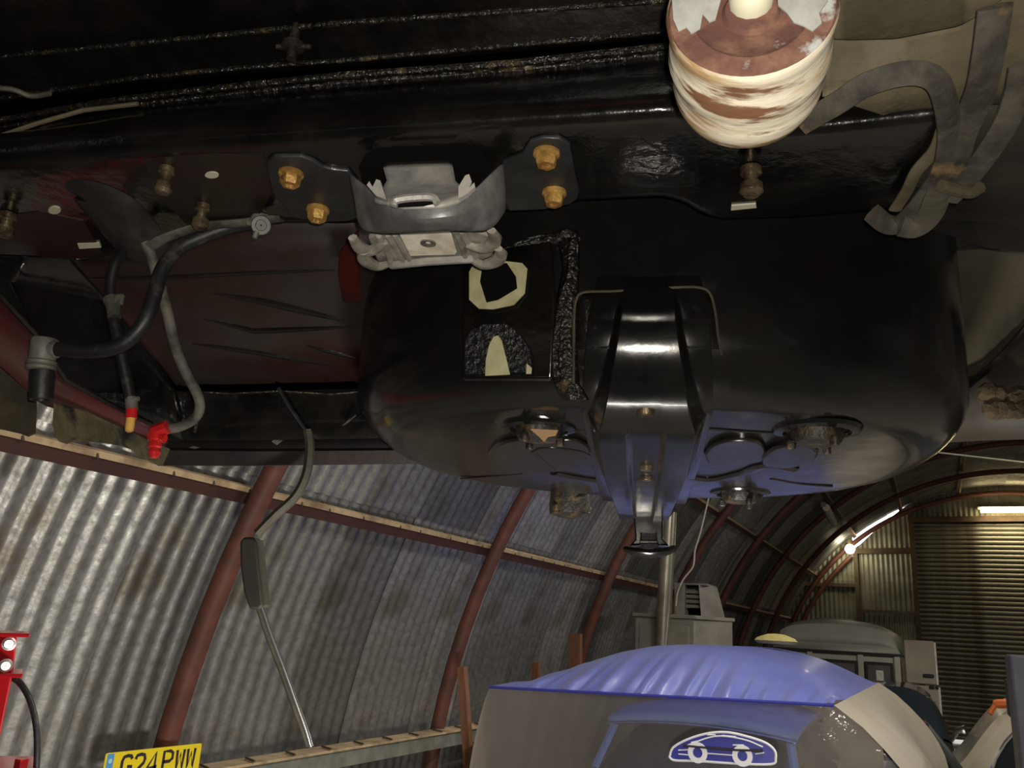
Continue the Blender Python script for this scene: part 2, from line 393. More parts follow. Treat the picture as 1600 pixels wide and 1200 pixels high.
def rrect(x0, x1, y0, y1, r, d, ar=.213, n=5):
    out = []
    for cx, cy, a0 in ((x1-r, y1-r/ar, 0), (x0+r, y1-r/ar, 90), (x0+r, y0+r/ar, 180), (x1-r, y0+r/ar, 270)):
        for k in range(n+1):
            q = math.radians(a0 + 90*k/n); out.append(pp(cx + r*math.cos(q), cy + r/ar*math.sin(q), d))
    return out
b = MB(); b.prism(rrect(0, 1, 0, 1, .018, 0), nz*.003); b.build('plate', M_yel, t)
b = MB(); b.prism(rrect(.018, .082, .12, .97, .004, .0032), nz*.0006); b.build('blue_band', M_blueb, t)
b = MB(); b.prism([pp(.05 + .018*math.cos(q), .72 + .018/.213*math.sin(q), .004) for q in np.linspace(0, 2*PI, 16)[:-1]], nz*.0005); b.build('badge', M_badge, t)
# characters as flat strokes
def strokes(ch):
    S = {'G': [[(1, .82), (.85, .97), (.5, 1), (.15, .95), (0, .75), (0, .25), (.15, .05), (.5, 0), (.85, .04), (1, .2), (1, .45), (.6, .45)]],
         '2': [[(0, .78), (.12, .95), (.5, 1), (.88, .95), (1, .75), (.9, .55), (.1, .12), (0, 0), (1, 0)]],
         '4': [[(.78, 0), (.78, 1), (0, .28), (1, .28)]],
         'P': [[(0, 0), (0, 1), (.7, 1), (1, .88), (1, .6), (.7, .47), (0, .47)]],
         'W': [[(0, 1), (.12, 0), (.5, .8), (.88, 0), (1, 1)]]}
    return S[ch]
cx0 = [.205, .335, .465, .625, .76, .88]
for ch, x0 in zip('G24PWW', cx0):
    b = MB(); w = .095 if ch != 'W' else .08; x0 = x0 - w/2 + .01
    for st in strokes(ch):
        P = [pp(x0 + p*w, .14 + q*.70, .0036) for p, q in st]
        b.tube(P, .0095*Lp/.52, 4, flat=.15, up=nz)
    b.build('character', M_char, t)

# red steel stand at the left edge
M_redst = mat('bright_red_enamel', (.62, .015, .02), (.52, .012, .02), 8, rough=.3, coat=.3)
M_wbolt = mat('zinc_bolt', (.8, .8, .78), rough=.3, metal=.6)
VS = 1.75
def wc(p): return CAM + MC.T @ np.array(p)         # car coordinates -> hall
def wv(px_, py_, v): return wc(cv(px_, py_, v))
q0 = wv(-25, 1100, VS); 
t = thing('jack_stand', 'red steel stand with two white bolts and a black hose at the left edge', 'stand', (q0[0], q0[1], 0))
right = MC.T @ np.array([1, 0, 0]); back = ray(15, 1040); back[2] = 0; back = back/np.linalg.norm(back)
b = MB()
pts = [wv(27, 992, VS), wv(20, 1052, VS), wv(0, 1150, VS), wv(-8, 1200, VS)]
zb = np.array([pts[3][0], pts[3][1], .0])
b.prism([pts[0], pts[1], pts[2], pts[3], zb - right*.03, zb - right*.25, wv(-90, 1200, VS), wv(-90, 992, VS)], back*.10)
b.build('post', M_redst, t, bevel=.004)
b = MB(); a0, a1 = wv(-95, 986, VS-.03), wv(47, 990, VS-.03); b.prism([a0, a1, a1 + back*.16, a0 + back*.16], (0, 0, -.008)); b.build('top_flange', M_redst, t, bevel=.002)
b = MB(); a0, a1 = wv(-95, 1052, VS-.03), wv(36, 1053, VS-.03); b.prism([a0, a1, a1 + back*.16, a0 + back*.16], (0, 0, -.008)); b.build('lower_flange', M_redst, t, bevel=.002)
b = MB(); a0, a1 = wv(-95, 1204, VS-.03), wv(58, 1206, VS-.03); b.prism([a0, a1, a1 + back*.2, a0 + back*.2], (0, 0, -.008)); b.box(wv(33, 1193, VS), (.018, .018, .018)); b.build('base_flange', M_redst, t)
for (x_, y_) in ((14, 1006), (9, 1040)):
    c = wv(x_, y_, VS - .012); b = MB(); b.lathe([(.001, -.016), (.009, -.016), (.0105, -.010), (.0105, 0), (.014, .001), (.014, .008)], c, back, 12); b.build('bolt', M_wbolt, t)
b = MB(); b.tube(crs([wv(14, 1056, VS+.02), wv(30, 1066, VS+.02), wv(45, 1090, VS+.02), wv(55, 1125, VS+.02), wv(58, 1165, VS+.02), wv(56, 1215, VS+.02), wv(50, 1290, VS+.02)], 6), .0065, 10); b.build('hose', M_hose, t)

# timber posts by the left wall
def timber(name, label, pts, w, d, foot):
    p, q = pts; t = thing(name, label, 'timber', (p[0], p[1], 0))
    dirv = np.array(q) - np.array(p); b = MB(); n = 4
    b.tube([np.array(p), np.array(q)], w*.707, 4, up=(0, 1, 0), flat=d); o = b.build('post', M_wood, t, sharp=30)
    return t
Yt = 5.0
p = atY(722, 1042, Yt); q = atY(733, 1200, Yt); ft = q + (q-p)*(q[2]/(p[2]-q[2]))
timber('timber_prop', 'leaning reddish timber prop in front of the second rib', (ft, p), .05, 1.0, 0)
p = atY(900, 990, 7.3); p0 = np.array([p[0] + .02, p[1], 0])
t = timber('timber_prop', 'taller reddish timber upright at the third rib behind the cover', (p0, p), .10, .6, 0)
p = atY(838, 1035, 6.9); timber('timber_prop', 'short orange timber end showing just above the cover', ((p[0], p[1], 0), p), .06, 1, 0)

# heater cabinet, louvred box on it, flue pipe, loose wire
Yh = 8.25
a = atY(992, 958, Yh); c_ = atY(1080, 958, Yh); e_ = atY(1126, 966, Yh)
M_cab = mat('drab_cream_enamel', (.30, .28, .22), (.23, .21, .16), 5, rough=.55)
M_lv = mat('grey_enamel_louvre', (.28, .255, .22), (.20, .18, .15), 6, rough=.6); M_dark = mat('recess_shade', (.003, .003, .003), rough=.95, spec=.1)  # M_dark is a flat black that paints the shade inside openings
hw = (c_[0]-a[0])
t = thing('heater_cabinet', 'cream sheet metal heater cabinet below the tall flue pipe', 'heater', ((a[0]+e_[0])/2, Yh + .3, 0))
b = MB(); b.prism([(a[0], Yh, .0), (c_[0] + .03, Yh, 0), (e_[0] + .03, Yh + .40, 0), (a[0] + .2, Yh + .55, 0)], (0, 0, a[2])); b.build('casing', M_cab, t, bevel=.012)
b = MB(); b.prism([(a[0] - .02, Yh - .02, a[2] - .03), (c_[0] + .05, Yh - .02, a[2]-.03), (e_[0] + .05, Yh + .41, a[2]-.03), (a[0] + .2, Yh + .57, a[2]-.03)], (0, 0, .035)); b.build('lid', M_cab, t, bevel=.006)
b = MB(); b.prism([(a[0] + .05, Yh - .012, .2), (c_[0] - .02, Yh - .012, .2), (c_[0]-.02, Yh - .012, a[2]-.1), (a[0]+.05, Yh - .012, a[2]-.1)], (0, .013, 0)); b.build('front_panel', M_cab, t, bevel=.004)
zt = a[2] + .006
g0 = atY(1056, 950, Yh + .12); g1 = atY(1104, 915, Yh + .12)
t = thing('louvred_box', 'grey louvred outlet box standing on the heater cabinet', 'vent', ((g0[0]+g1[0])/2, Yh + .3, zt))
x0, x1, zt1 = g0[0], g1[0], g1[2]
b = MB(); b.box(((x0+x1)/2, Yh + .36, (zt+zt1)/2), (x1-x0, .3, zt1-zt)); b.build('back_box', M_dark, t)
b = MB(); b.box((x0 + .05, Yh + .16, (zt+zt1)/2), (.10, .2, zt1-zt)); b.build('side_panel', M_lv, t, bevel=.004)
b = MB(); b.prism([(x1 - .04, Yh + .06, zt), (x1 + .10, Yh + .25, zt), (x1 + .03, Yh + .25, zt1), (x1 - .06, Yh + .06, zt1)], (0, .2, 0)); b.build('side_panel', M_lv, t)
b = MB(); b.box(((x0+x1)/2, Yh + .3, zt1 + .008), (x1-x0 + .02, .45, .016)); b.build('top_panel', M_lv, t)
for k in range(4):
    b = MB(); z = zt + .10 + k*(zt1-zt-.1)/4; b.box(((x0+x1)/2 + .02, Yh + .16, z), (x1-x0-.14, .10, .016), rotm('X', .5)); b.build('louvre', M_cab, t)
fp0 = atY(1035, 1000, Yh - .12); fp1 = atY(1046, 800, Yh - .12)
M_flue = mat('stainless_flue', (.62, .58, .46), (.50, .46, .36), 6, rough=.28, metal=.85)
t = thing('flue_pipe', 'tall shiny steel flue pipe rising behind the blue cover', 'pipe', (fp0[0], fp0[1], 0))
dv = (fp1 - fp0); topp = fp1 + dv*((2.86 - fp1[2])/dv[2]); bot = fp0 - dv*(fp0[2]/dv[2])
mid = fp0 + dv*.22
b = MB(); b.tube([mid, topp], .070, 20); b.build('upper_pipe', M_flue, t)
b = MB(); b.tube([bot, fp0 + dv*.03, mid], [.056, .056, .066], 20); b.build('lower_pipe', M_flue, t)
b = MB(); b.tube([mid - dv*.01, mid + dv*.012], .074, 20); b.build('collar', M_flue, t)
t = MB(); t.tube(crs([atY(1108, 775, Yh), atY(1095, 830, Yh), atY(1086, 860, Yh), atY(1083, 885, Yh), atY(1068, 905, Yh), atY(1059, 925, Yh), atY(1056, 947, Yh)], 5), .008, 6)
o = t.build('loose_wire', mat('pale_wire', (.55, .50, .42), rough=.5)); o['label'] = 'thin pale wire dangling beside the flue pipe'; o['category'] = 'wire'

# caravan
Yc = 13.2
M_cav = mat('dull_cream_caravan', (.50, .48, .39), (.43, .41, .33), 3, rough=.5); M_cavr = mat('grey_caravan_roof', (.46, .44, .37), (.40, .38, .32), 3, rough=.5)
M_glassd = mat('dark_window_glass', (.10, .09, .085), (.15, .13, .12), 3, rough=.15); M_rub = mat('black_window_rubber', (.015, .015, .014), rough=.6)
xl, xr = atY(1207, 1010, Yc)[0], atY(1408, 1010, Yc)[0]
zr = atY(1300, 967, Yc)[2]; zg = atY(1300, 1018, Yc)[2]; ze = atY(1400, 985, Yc)[2]
t = thing('caravan', 'cream caravan with grey domed roof in front of the far end wall', 'caravan', ((xl+xr)/2, Yc + 1.6, 0))
b = MB(); b.box(((xl+xr)/2, Yc + 1.6, (zg + .35)/2 + .0), (xr-xl - .06, 3.2, zg - .35)); b.build('body', M_cav, t, bevel=.05)
rows = []
for j, (yy, s) in enumerate([(Yc - .02, .0), (Yc, .3), (Yc + .08, .8), (Yc + .35, 1.0), (Yc + 2.9, 1.0), (Yc + 3.2, .6), (Yc + 3.25, 0)]):
    row = []
    for k in range(17):
        u = -1 + 2*k/16; zc_ = zg + (ze - zg)*(.35 + .65*s) * (1 - abs(u)**8)**.5 + (zr-ze)*s*(1-u*u)
        row.append(((xl+xr)/2 + u*(xr-xl)/2, yy, zc_))
    rows.append(row)
b = MB(); b.grid(rows); b.add(rows[0] + [(xr, Yc - .02, zg - .01), (xl, Yc-.02, zg - .01)], [tuple(range(19))[::-1]]); b.build('roof', M_cavr, t, solid=.01)
b = MB(); b.box(((xl+xr)/2, Yc - .02, zg), (xr-xl + .03, .04, .035)); b.build('gutter', M_rub, t)
b = MB(); b.lathe([(.001, .06), (.25, .05), (.32, 0)], ((xl+xr)/2 - .1, Yc + 1.2, zr - .01), (0, 0, 1), 16); b.build('roof_vent', M_cavr, t)
wz0, wz1 = atY(1300, 1115, Yc)[2], atY(1300, 1030, Yc)[2]
for xa, xb_, in ((1212, 1263), (1270, 1340), (1350, 1395)):
    X0, X1 = atY(xa, 1030, Yc)[0], atY(xb_, 1030, Yc)[0]
    b = MB(); b.box(((X0+X1)/2, Yc - .015, (wz0+wz1)/2), (X1-X0, .05, wz1-wz0)); w = b.build('window_frame', M_rub, t, bevel=.012)
    b = MB(); b.box(((X0+X1)/2, Yc - .043, (wz0+wz1)/2), (X1-X0-.08, .01, wz1-wz0-.08)); b.build('pane', M_glassd, w)
    if xa == 1350:
        b = MB(); b.box((X1 - .17, Yc - .05, wz1 - .17), (.09, .004, .13)); b.build('paper_notice', M_white, w)
    if xa == 1270:
        b = MB(); b.box(((X0+X1)/2, Yc - .05, wz1 - .2), (.05, .004, .28)); b.build('red_curtain', M_redwing, w)
for xa in (1266, 1345, 1402):
    X0 = atY(xa, 1030, Yc)[0]; b = MB(); b.box((X0, Yc - .02, wz0/2 + zg/2 - .1), (.07, .03, zg - wz0 + .2)); b.build('pillar', M_cav, t)
# open stable door of the caravan
Yd = Yc - .05
dx0, dx1 = atY(1412, 1005, Yd)[0], atY(1459, 1005, Yd)[0]; dzt = atY(1440, 1001, Yd)[2]; dzm = atY(1440, 1070, Yd)[2]
M_door = mat('beige_door_lining', (.42, .35, .27), (.36, .30, .23), 4, rough=.6)
b = MB(); b.box(((dx0+dx1)/2, Yd, (dzt+dzm)/2 + .006), (dx1-dx0, .04, dzt-dzm-.01)); du = b.build('door', M_door, t, bevel=.015)
b = MB(); b.box(((dx0+dx1)/2 + .01, Yd, (.42+dzm)/2 - .006), (dx1-dx0+.02, .04, dzm-.42)); dl = b.build('door', M_door, t, bevel=.015)
b = MB(); b.box((dx1 + .01, Yd, (dzt+dzm)/2), (.025, .045, dzt-dzm - .03)); b.build('edge_trim', M_white, du)
b = MB(); b.box((dx1 + .025, Yd, (.42+dzm)/2), (.025, .045, dzm-.45)); b.build('edge_trim', M_white, dl)
b = MB(); b.box((dx1 - .09, Yd - .03, dzm + .12), (.13, .03, .045)); b.build('handle', M_rub, du, bevel=.01)
b = MB(); b.box((dx1 - .06, Yd - .03, dzm - .02), (.06, .03, .04)); b.box((dx1 + .0, Yd - .03, dzm-.02), (.035, .03, .04)); b.build('latch', M_rub, dl, bevel=.008)
for sx in (-1, 1):
    b = MB(); b.lathe([(.10, -.08), (.28, -.08), (.31, -.04), (.31, .04), (.28, .08), (.10, .08)], ((xl+xr)/2 + sx*.78, Yc + 1.7, .31), (1, 0, 0), 20); b.build('wheel', M_rub, t)

# ---------------- inflatable cover over the blue car
M_blue = mat('blue_nylon', (.20, .23, .74), (.23, .27, .78), 3, rough=.33, bump=.05, bscale=8, coat=.15, sheen=.3)
M_beige = mat('cream_nylon', (.60, .53, .40), (.55, .48, .36), 3, rough=.45, bump=.08, bscale=7, coat=.1)
M_clear = mat('clear_plastic', (.40, .36, .33), rough=.06, alpha=.17, bump=.6, bscale=7, coat=.8, bdist=.03)
def translucent(m, f):
    nt = m.node_tree; N = nt.nodes; L = nt.links; p = N['Principled BSDF']; out = N['Material Output']
    t_ = N.new('ShaderNodeBsdfTranslucent'); mx = N.new('ShaderNodeMixShader'); mx.inputs[0].default_value = f
    if p.inputs['Base Color'].links: L.new(p.inputs['Base Color'].links[0].from_socket, t_.inputs[0])
    L.new(p.outputs[0], mx.inputs[1]); L.new(t_.outputs[0], mx.inputs[2]); L.new(mx.outputs[0], out.inputs[0])
translucent(M_blue, .35); translucent(M_beige, .4)
M_logo = mat('logo_blue', (.05, .055, .34), rough=.3); M_logow = mat('logo_white', (.85, .85, .88), rough=.3)
YF = 4.3; YB = 7.7
bx0, bx1 = -2.15, -.43
t = thing('inflatable_cover', 'inflated blue and cream car cover with a clear plastic front', 'car cover', ((bx0+bx1)/2, 6, 0))
def roof_z(u, y):           # u -1..1 across, y along
    s = (y - YF)/(YB - YF); rise = min(1, s/.30); rise = math.sin(rise*PI/2)
    fall = 1 - max(0, (s-.8)/.2)**2
    fr = 1.395 + .055*(u+1)/2
    return fr + (.245*(1 - abs(u)**2.2))*rise*fall
def bulge(y): 
    s = (y-YF)/(YB-YF); return .42*math.sin(PI*min(1, .32 + .68*s*1.1)*.98)
rows = []; NX = 80; ys = [YF + (YB-YF)*k/44 for k in range(45)]
for iy, y in enumerate(ys):
    row = []
    for k in range(NX + 1):
        u = -1 + 2*k/NX; s = (y - YF)
        pk = math.exp(-s/.30)*.022*math.sin(k*1.35 + 1.3*math.sin(k*.5) + s*3*u)*(1 - (1 - min(1, s/.04))*.8) + math.exp(-s/.6)*.006*math.sin(k*.63+2)
        pk += math.exp(-s/.5)*min(1, s/.05)*.020*math.sin(34*u + 9*s)*max(0, -u - .35) + math.exp(-s/.4)*min(1, s/.05)*.022*math.sin(60*u - 6*s)*max(0, u - .5)
        dip = .10*math.exp(-((u + 1)/.07)**2)*math.exp(-s/.3)
        row.append(((bx0+bx1)/2 + u*(bx1-bx0)/2, y, roof_z(u, y) + pk - dip*0))
    rows.append(row)
b = MB(); b.grid(rows); b.build('roof_panel', M_blue, t, sharp=80)
for sgn, xe in ((1, bx1), (-1, bx0)):
    rows = []
    for iy, y in enumerate(ys):
        zt_ = roof_z(sgn, y); B = (.42 + .06*math.sin((y-YF)*2)) if sgn > 0 else .10
        row = []
        for k in range(19):
            q = k/18; z = zt_*(1-q) + .0*q
            row.append((xe + sgn*B*math.sin(PI*min(.98, q**.75))*(.72 + .28*math.sin(q*PI)) + sgn*.006*math.sin(iy*1.9)*math.sin(q*PI), y, z))
        rows.append(row)
    b = MB(); b.grid(rows, flip=sgn > 0); b.build('side_panel', M_beige, t, sharp=80)
# clear front, bellied towards the hall
rows = []
for k in range(25):
    q = k/24; row = []
    for j in range(41):
        u = -1 + 2*j/40; zt_ = roof_z(u, YF); 
        wid = (bx1-bx0)/2 + (.40*math.sin(PI*min(.98, q**.75))*(.72 + .28*math.sin(q*PI)) if u > 0 else .10*math.sin(PI*q))*1.0
        x = (bx0+bx1)/2 + u*wid
        bl = .16*math.sin(PI*min(1, q*1.05))*(1-abs(u)**3)
        wr_ = .012*math.sin(j*2.3 + 5*q)*(max(0, abs(u)-.45)) + .030*math.sin(q*46 + 11*u)*max(0, u-.5)
        row.append((x, YF - bl + wr_, zt_*(1-q)))
    rows.append(row)
b = MB(); b.grid(rows); b.build('clear_front', M_clear, t, sharp=80)
b = MB(); b.tube([(rr[0], rr[1] - .006, rr[2]) for rr in rows[0]], .008, 6); b.build('front_seam', M_logo, t)
rows = []
for k in range(9):
    q = k/8; rows.append([((bx0+bx1)/2 + u*(bx1-bx0)/2, YB + .05*math.sin(PI*q), roof_z(u, YB)*(1-q)) for u in np.linspace(-1, 1, 21)])
b = MB(); b.grid(rows, flip=True); b.build('rear_panel', M_beige, t)
# blue car badge printed on the clear front
YL = YF - .20
def lp(x_, y_, d=0): return atY(x_, y_, YL - d)
b = MB(); out = [(1046, 1183), (1052, 1168), (1075, 1155), (1105, 1146), (1135, 1144), (1165, 1150), (1195, 1160), (1210, 1172), (1212, 1185), (1205, 1194), (1150, 1193), (1090, 1189), (1055, 1188)]
oc = crs([lp(*p) for p in out + out[:1]], 4)[:-1]
b.prism(oc, (0, .004, 0)); bad = b.build('badge', M_logo, t)
b = MB(); b.tube(oc, .0055, 6, closed=True); b.build('badge_border', M_logow, bad)
b = MB(); b.tube(crs([lp(1070, 1166, .004), lp(1105, 1153, .004), lp(1130, 1150, .004), lp(1165, 1156, .004), lp(1192, 1167, .004)], 5), .0035, 5)
for seg in ([(1060, 1172), (1080, 1171)], [(1060, 1178), (1082, 1180)], [(1105, 1177), (1145, 1180)], [(1180, 1178), (1194, 1176)], [(1105, 1148), (1118, 1148)], [(1128, 1149), (1150, 1151)], [(1080, 1160), (1094, 1157)], [(1145, 1164), (1162, 1164)]):
    b.tube([lp(*seg[0], .004), lp(*seg[1], .004)], .003, 5)
b.build('badge_lines', M_logow, bad)
b = MB(); b.tube([lp(1068, 1165, .006), lp(1100, 1168, .006), lp(1150, 1172, .006), lp(1192, 1173, .006)], .006, 5); b.build('badge_bar', M_char, bad)
for wx in (1090, 1160):
    c = lp(wx, 1176 + (wx-1090)*.07, .006); b = MB(); b.lathe([(.022, .004), (.044, .004), (.044, -.002), (.022, -.002), (.022, .004)], c, (0, 1, 0), 18); b.build('badge_wheel', M_logow, bad)

# blue car under the cover
M_carb = mat('pale_blue_paint', (.20, .30, .55), (.22, .32, .58), 2, rough=.25, coat=.5); M_glz = mat('car_glass', (.02, .025, .03), rough=.08); M_chr = mat('chrome', (.75, .75, .75), rough=.12, metal=1)
CX = -1.30
t = thing('blue_saloon', 'pale blue old saloon car sealed inside the inflated cover', 'car', (CX, 6, 0))
def section(y, w, h, zb, n=16, p=3.0):
    return [(CX + w*math.copysign(abs(math.cos(a_))**(2/p), math.cos(a_)), y, zb + (h - zb)*abs(math.sin(a_))**(2/p)) for a_ in np.linspace(0, PI, n+1)]
b = MB(); b.grid([section(*s_) for s_ in [(4.52, .55, .55, .30), (4.58, .64, .75, .25), (4.75, .68, .86, .22), (5.35, .70, .93, .22), (5.7, .70, .95, .22), (7.0, .70, .95, .22), (7.35, .66, .85, .25), (7.45, .5, .6, .35)]]); b.build('body', M_carb, t)
b = MB(); b.grid([section(*s_) for s_ in [(5.2, .64, .93, .85), (5.5, .56, 1.20, .85), (5.6, .54, 1.24, .85), (6.6, .54, 1.24, .85), (7.1, .60, .95, .85)]]); b.build('glazing', M_glz, t)
b = MB(); b.grid([[(CX + w*u, y, z + c_*(1-u*u)) for u in np.linspace(-1, 1, 15)] for y, w, z, c_ in [(5.38, .56, 1.185, .04), (5.44, .57, 1.21, .055), (5.7, .58, 1.245, .075), (6.5, .57, 1.245, .07), (6.75, .55, 1.20, .05)]]); b.build('roof', M_carb, t, solid=.03)
b = MB(); b.tube([(CX + .555*u, 5.36, 1.17 + .04*(1-u*u)) for u in np.linspace(-1, 1, 15)], .009, 6); b.build('screen_trim', M_chr, t)
for sx in (-1, 1):
    b = MB(); b.lathe([(.001, -.03), (.06, -.028), (.085, 0), (.10, .01), (.10, .05)], (CX + sx*.46, 4.53, .68), (0, 1, 0), 16); b.build('headlamp', M_chr, t)
    b = MB(); b.tube([(CX + sx*.58, 5.22, .93), (CX + sx*.51, 5.42, 1.2)], .025, 6); b.build('pillar', M_carb, t)
for sx in (-1, 1):
    for yy in (5.05, 6.9):
        b = MB(); b.lathe([(.1, -.08), (.28, -.08), (.3, -.05), (.3, .05), (.28, .08), (.1, .08)], (CX + sx*.63, yy, .3), (1, 0, 0), 20); b.build('wheel', M_rub, t)
# yellow bundle lying on the cover roof
pb2 = atY(1213, 1018, 6.6)
t = MB(); t.lathe([(.001, .05), (.06, .045), (.13, .02), (.15, 0), (.13, -.02), (.001, -.03)], (pb2[0], 6.6, roof_z((pb2[0] + 1.29)/.86, 6.6) + .06), (0, 0, 1), 14)
o = t.build('cloth_bundle', mat('straw', (.55, .48, .18), (.45, .38, .12), 20, rough=.8)); o['label'] = 'flat yellowish bundle lying on top of the blue cover'; o['category'] = 'bundle'

# dark car beyond the cover (only a dark wing, mirror and wiper side show)
M_dcar = mat('dark_green_car_paint', (.018, .022, .018), rough=.25, coat=.6)
t = thing('dark_car', 'very dark car parked between the cover and the caravan door', 'car', (.15, 10.2, 0))
def sec2(y, w, h, zb, n=16, p=2.6, cx=.02):
    return [(cx + w*math.copysign(abs(math.cos(a_))**(2/p), math.cos(a_)), y, zb + (h-zb)*abs(math.sin(a_))**(2/p)) for a_ in np.linspace(0, PI, n+1)]
b = MB(); b.grid([sec2(*s, cx=-.42) for s in [(9.2, .35, .5, .2), (9.3, .45, .72, .18), (9.6, .55, .85, .18), (10.4, .6, .95, .18), (11.9, .6, .95, .18), (12.2, .5, .7, .2)]]); b.build('body', M_dcar, t)
b = MB(); b.grid([sec2(*s, cx=-.42) for s in [(10.0, .5, .92, .85), (10.35, .42, 1.34, .85), (11.3, .42, 1.36, .85), (11.8, .5, .93, .85)]]); b.build('cabin', M_glz, t)
b = MB(); b.tube([(.06, 9.9, .88), (.12, 9.9, .98), (.20, 9.88, 1.0)], [.02, .03, .05], 8); b.build('mirror', M_chr, t)
for sx in (-1, 1):
    for yy in (9.75, 11.5):
        b = MB(); b.lathe([(.1, -.08), (.28, -.08), (.3, -.05), (.3, .05), (.28, .08), (.1, .08)], (-.42 + sx*.5, yy, .3), (1, 0, 0), 20); b.build('wheel', M_rub, t)
# motorcycle-like black bar with pale grip in front of it
p0, p1 = atY(1440, 1130, 7.86), atY(1500, 1215, 7.86)
t = thing('push_bar', 'black slanting padded bar beside the cream flank of the cover', 'bar', (p1[0], p1[1], 0))
b = MB(); b.tube([p0, (p0+p1)/2, p1, np.array([p1[0]+.02, p1[1], 0.0])], [.045, .06, .07, .07], 10); b.build('bar', M_rub, t)
b = MB(); b.lathe([(.001, -.02), (.03, -.015), (.035, 0), (.03, .02)], p0 + [.02, -.05, 0], (0, 1, 0), 12); b.build('knob', M_chr, t)

# cream car at the right edge
M_ccar = mat('cream_car_paint', (.50, .44, .32), (.45, .39, .28), 3, rough=.3, coat=.4)
Yk = 8.0
prof = [(1440, 1260), (1478, 1215), (1508, 1185), (1530, 1155), (1555, 1125), (1580, 1108), (1640, 1085), (1760, 1070), (1860, 1072), (1940, 1110), (2000, 1200)]
t = thing('cream_car', 'cream coloured car with dark side glass at the right edge', 'car', (atY(1700, 1100, Yk)[0], Yk + 1, 0))
P = [atY(x_, y_, Yk) for x_, y_ in prof]; P = crs(P, 4)
rows = [[(p[0]*.97+.03, Yk - .02, p[2] - .05) for p in P], [(p[0], Yk, p[2]) for p in P], [(p[0], Yk + .35, p[2] + .03) for p in P], [(p[0], Yk + .95, p[2] + .03) for p in P], [(p[0]*.9+.1, Yk + 1.1, p[2] - .15) for p in P]]
b = MB(); b.grid(rows); n = len(P); b.add(rows[0] + [(P[-1][0], Yk-.02, .25), (P[0][0], Yk - .02, .25)], [tuple(range(n+2))[::-1]]); b.build('shell', M_ccar, t)
gl = [atY(x_, y_, Yk - .035) for x_, y_ in [(1545, 1215), (1555, 1185), (1570, 1160), (1590, 1138), (1640, 1115), (1740, 1100), (1740, 1215)]]
b = MB(); b.prism(gl, (0, .02, 0)); b.build('side_glass', M_glz, t)
b = MB(); b.tube([g - np.array([0, .005, 0]) for g in gl[:6]], .014, 6); b.build('glass_trim', M_chr, t)
for xx in (1560, 1900):
    b = MB(); c = atY(xx, 1100, Yk + .15); b.lathe([(.1, -.08), (.28, -.08), (.3, -.05), (.3, .05), (.28, .08), (.1, .08)], (c[0], Yk + .12, .3), (0, 1, 0), 20); b.build('wheel', M_rub, t)
# orange rag on the cream car
p = atY(1562, 1106, Yk - .06)
t = MB(); t.tube(crs([p + [-.07, 0, -.05], p + [-.02, .02, .02], p + [.05, 0, .035], p + [.12, .02, .075]], 5), [.02]*5 + [.035]*6 + [.02]*5, 7)
o = t.build('orange_rag', mat('orange_cloth', (.55, .13, .03), rough=.8)); o['label'] = 'orange rag draped on the cream car'; o['category'] = 'rag'
# dark lift post at the right edge
Yp = 5.6
q0 = atY(1577, 1022, Yp); 
t = thing('equipment_case', 'tall dark slate coloured cabinet cut by the right edge', 'cabinet', (q0[0] + .3, Yp + .2, 0))
M_slate = mat('slate_blue_paint', (.035, .036, .045), (.05, .05, .06), 4, rough=.5)
b = MB(); b.box((q0[0] + .3, Yp + .2, q0[2]/2), (.6, .4, q0[2])); b.build('cabinet_body', M_slate, t, bevel=.015)
b = MB(); b.box((q0[0] + .34, Yp - .01, q0[2] - .14), (.46, .02, .012)); b.build('handle', M_slate, t, bevel=.004)
b = MB(); b.box((q0[0] + .32, Yp - .006, q0[2]/2 - .1), (.5, .012, q0[2] - .3)); b.build('front_panel', M_slate, t, bevel=.004)
p = atY(1573, 1090, Yp + .9)
t = MB(); t.box((p[0] + .1, p[1], p[2] + .0), (.2, .2, .22)); t.tube([(p[0]+.1, p[1], 0), (p[0]+.1, p[1], p[2])], .05, 8)
o = t.build('machine_post', M_rub, bevel=.01); o['label'] = 'small black machine head on a post behind the slate cabinet'; o['category'] = 'machine'
# thin cable under the vault at right
t = MB(); ca = atY(1440, 704, 9); cdir = atY(1640, 727, 9) - ca; kk = [k for k in np.linspace(-8, 8, 4001) if (ca[0]+cdir[0]*k-ACX)**2 + (ca[2]+cdir[2]*k-ACZ)**2 < 4.66**2]; t.tube([ca + cdir*kk[0], ca, ca + cdir*kk[-1]], .008, 5); o = t.build('overhead_cable', M_ral); o['label'] = 'thin pale cable stretched under the vault at upper right'; o['category'] = 'cable'

# =================================================================== THE RAISED CAR
CO = np.array([0, 1.0, .15])
cl = wc(CO)
car = thing('raised_car', 'red car on a lift seen from below with a black painted underside', 'car', cl, YAW); OFF[car.name] = CO; CO_ref[0] = CO
def sx(poly, xs):
    P = np.array(poly, float); return np.interp(xs, P[:, 0], P[:, 1])
def rowpts(poly, spec, xs):
    ys_ = sx(poly, xs); return [cp(x_, y_, *spec) for x_, y_ in zip(xs, ys_)]
xs = np.concatenate([np.linspace(-120, 1720, 93)])
top0 = [(-120, -330), (1720, -330)]
A0 = [(-120, 88), (250, 52), (530, 25), (900, 0), (1720, -60)]
A1 = [(-120, 100), (250, 64), (530, 36), (900, 11), (1720, -48)]
A2 = [(-120, 170), (60, 142), (220, 118), (400, 101), (530, 92), (700, 77), (1040, 46), (1720, -15)]
B1 = [(x_, y_ + 18) for x_, y_ in A2]
C0 = [(-120, 205), (0, 186), (170, 156), (300, 140), (530, 116), (800, 97), (1040, 71), (1300, 52), (1720, 18)]
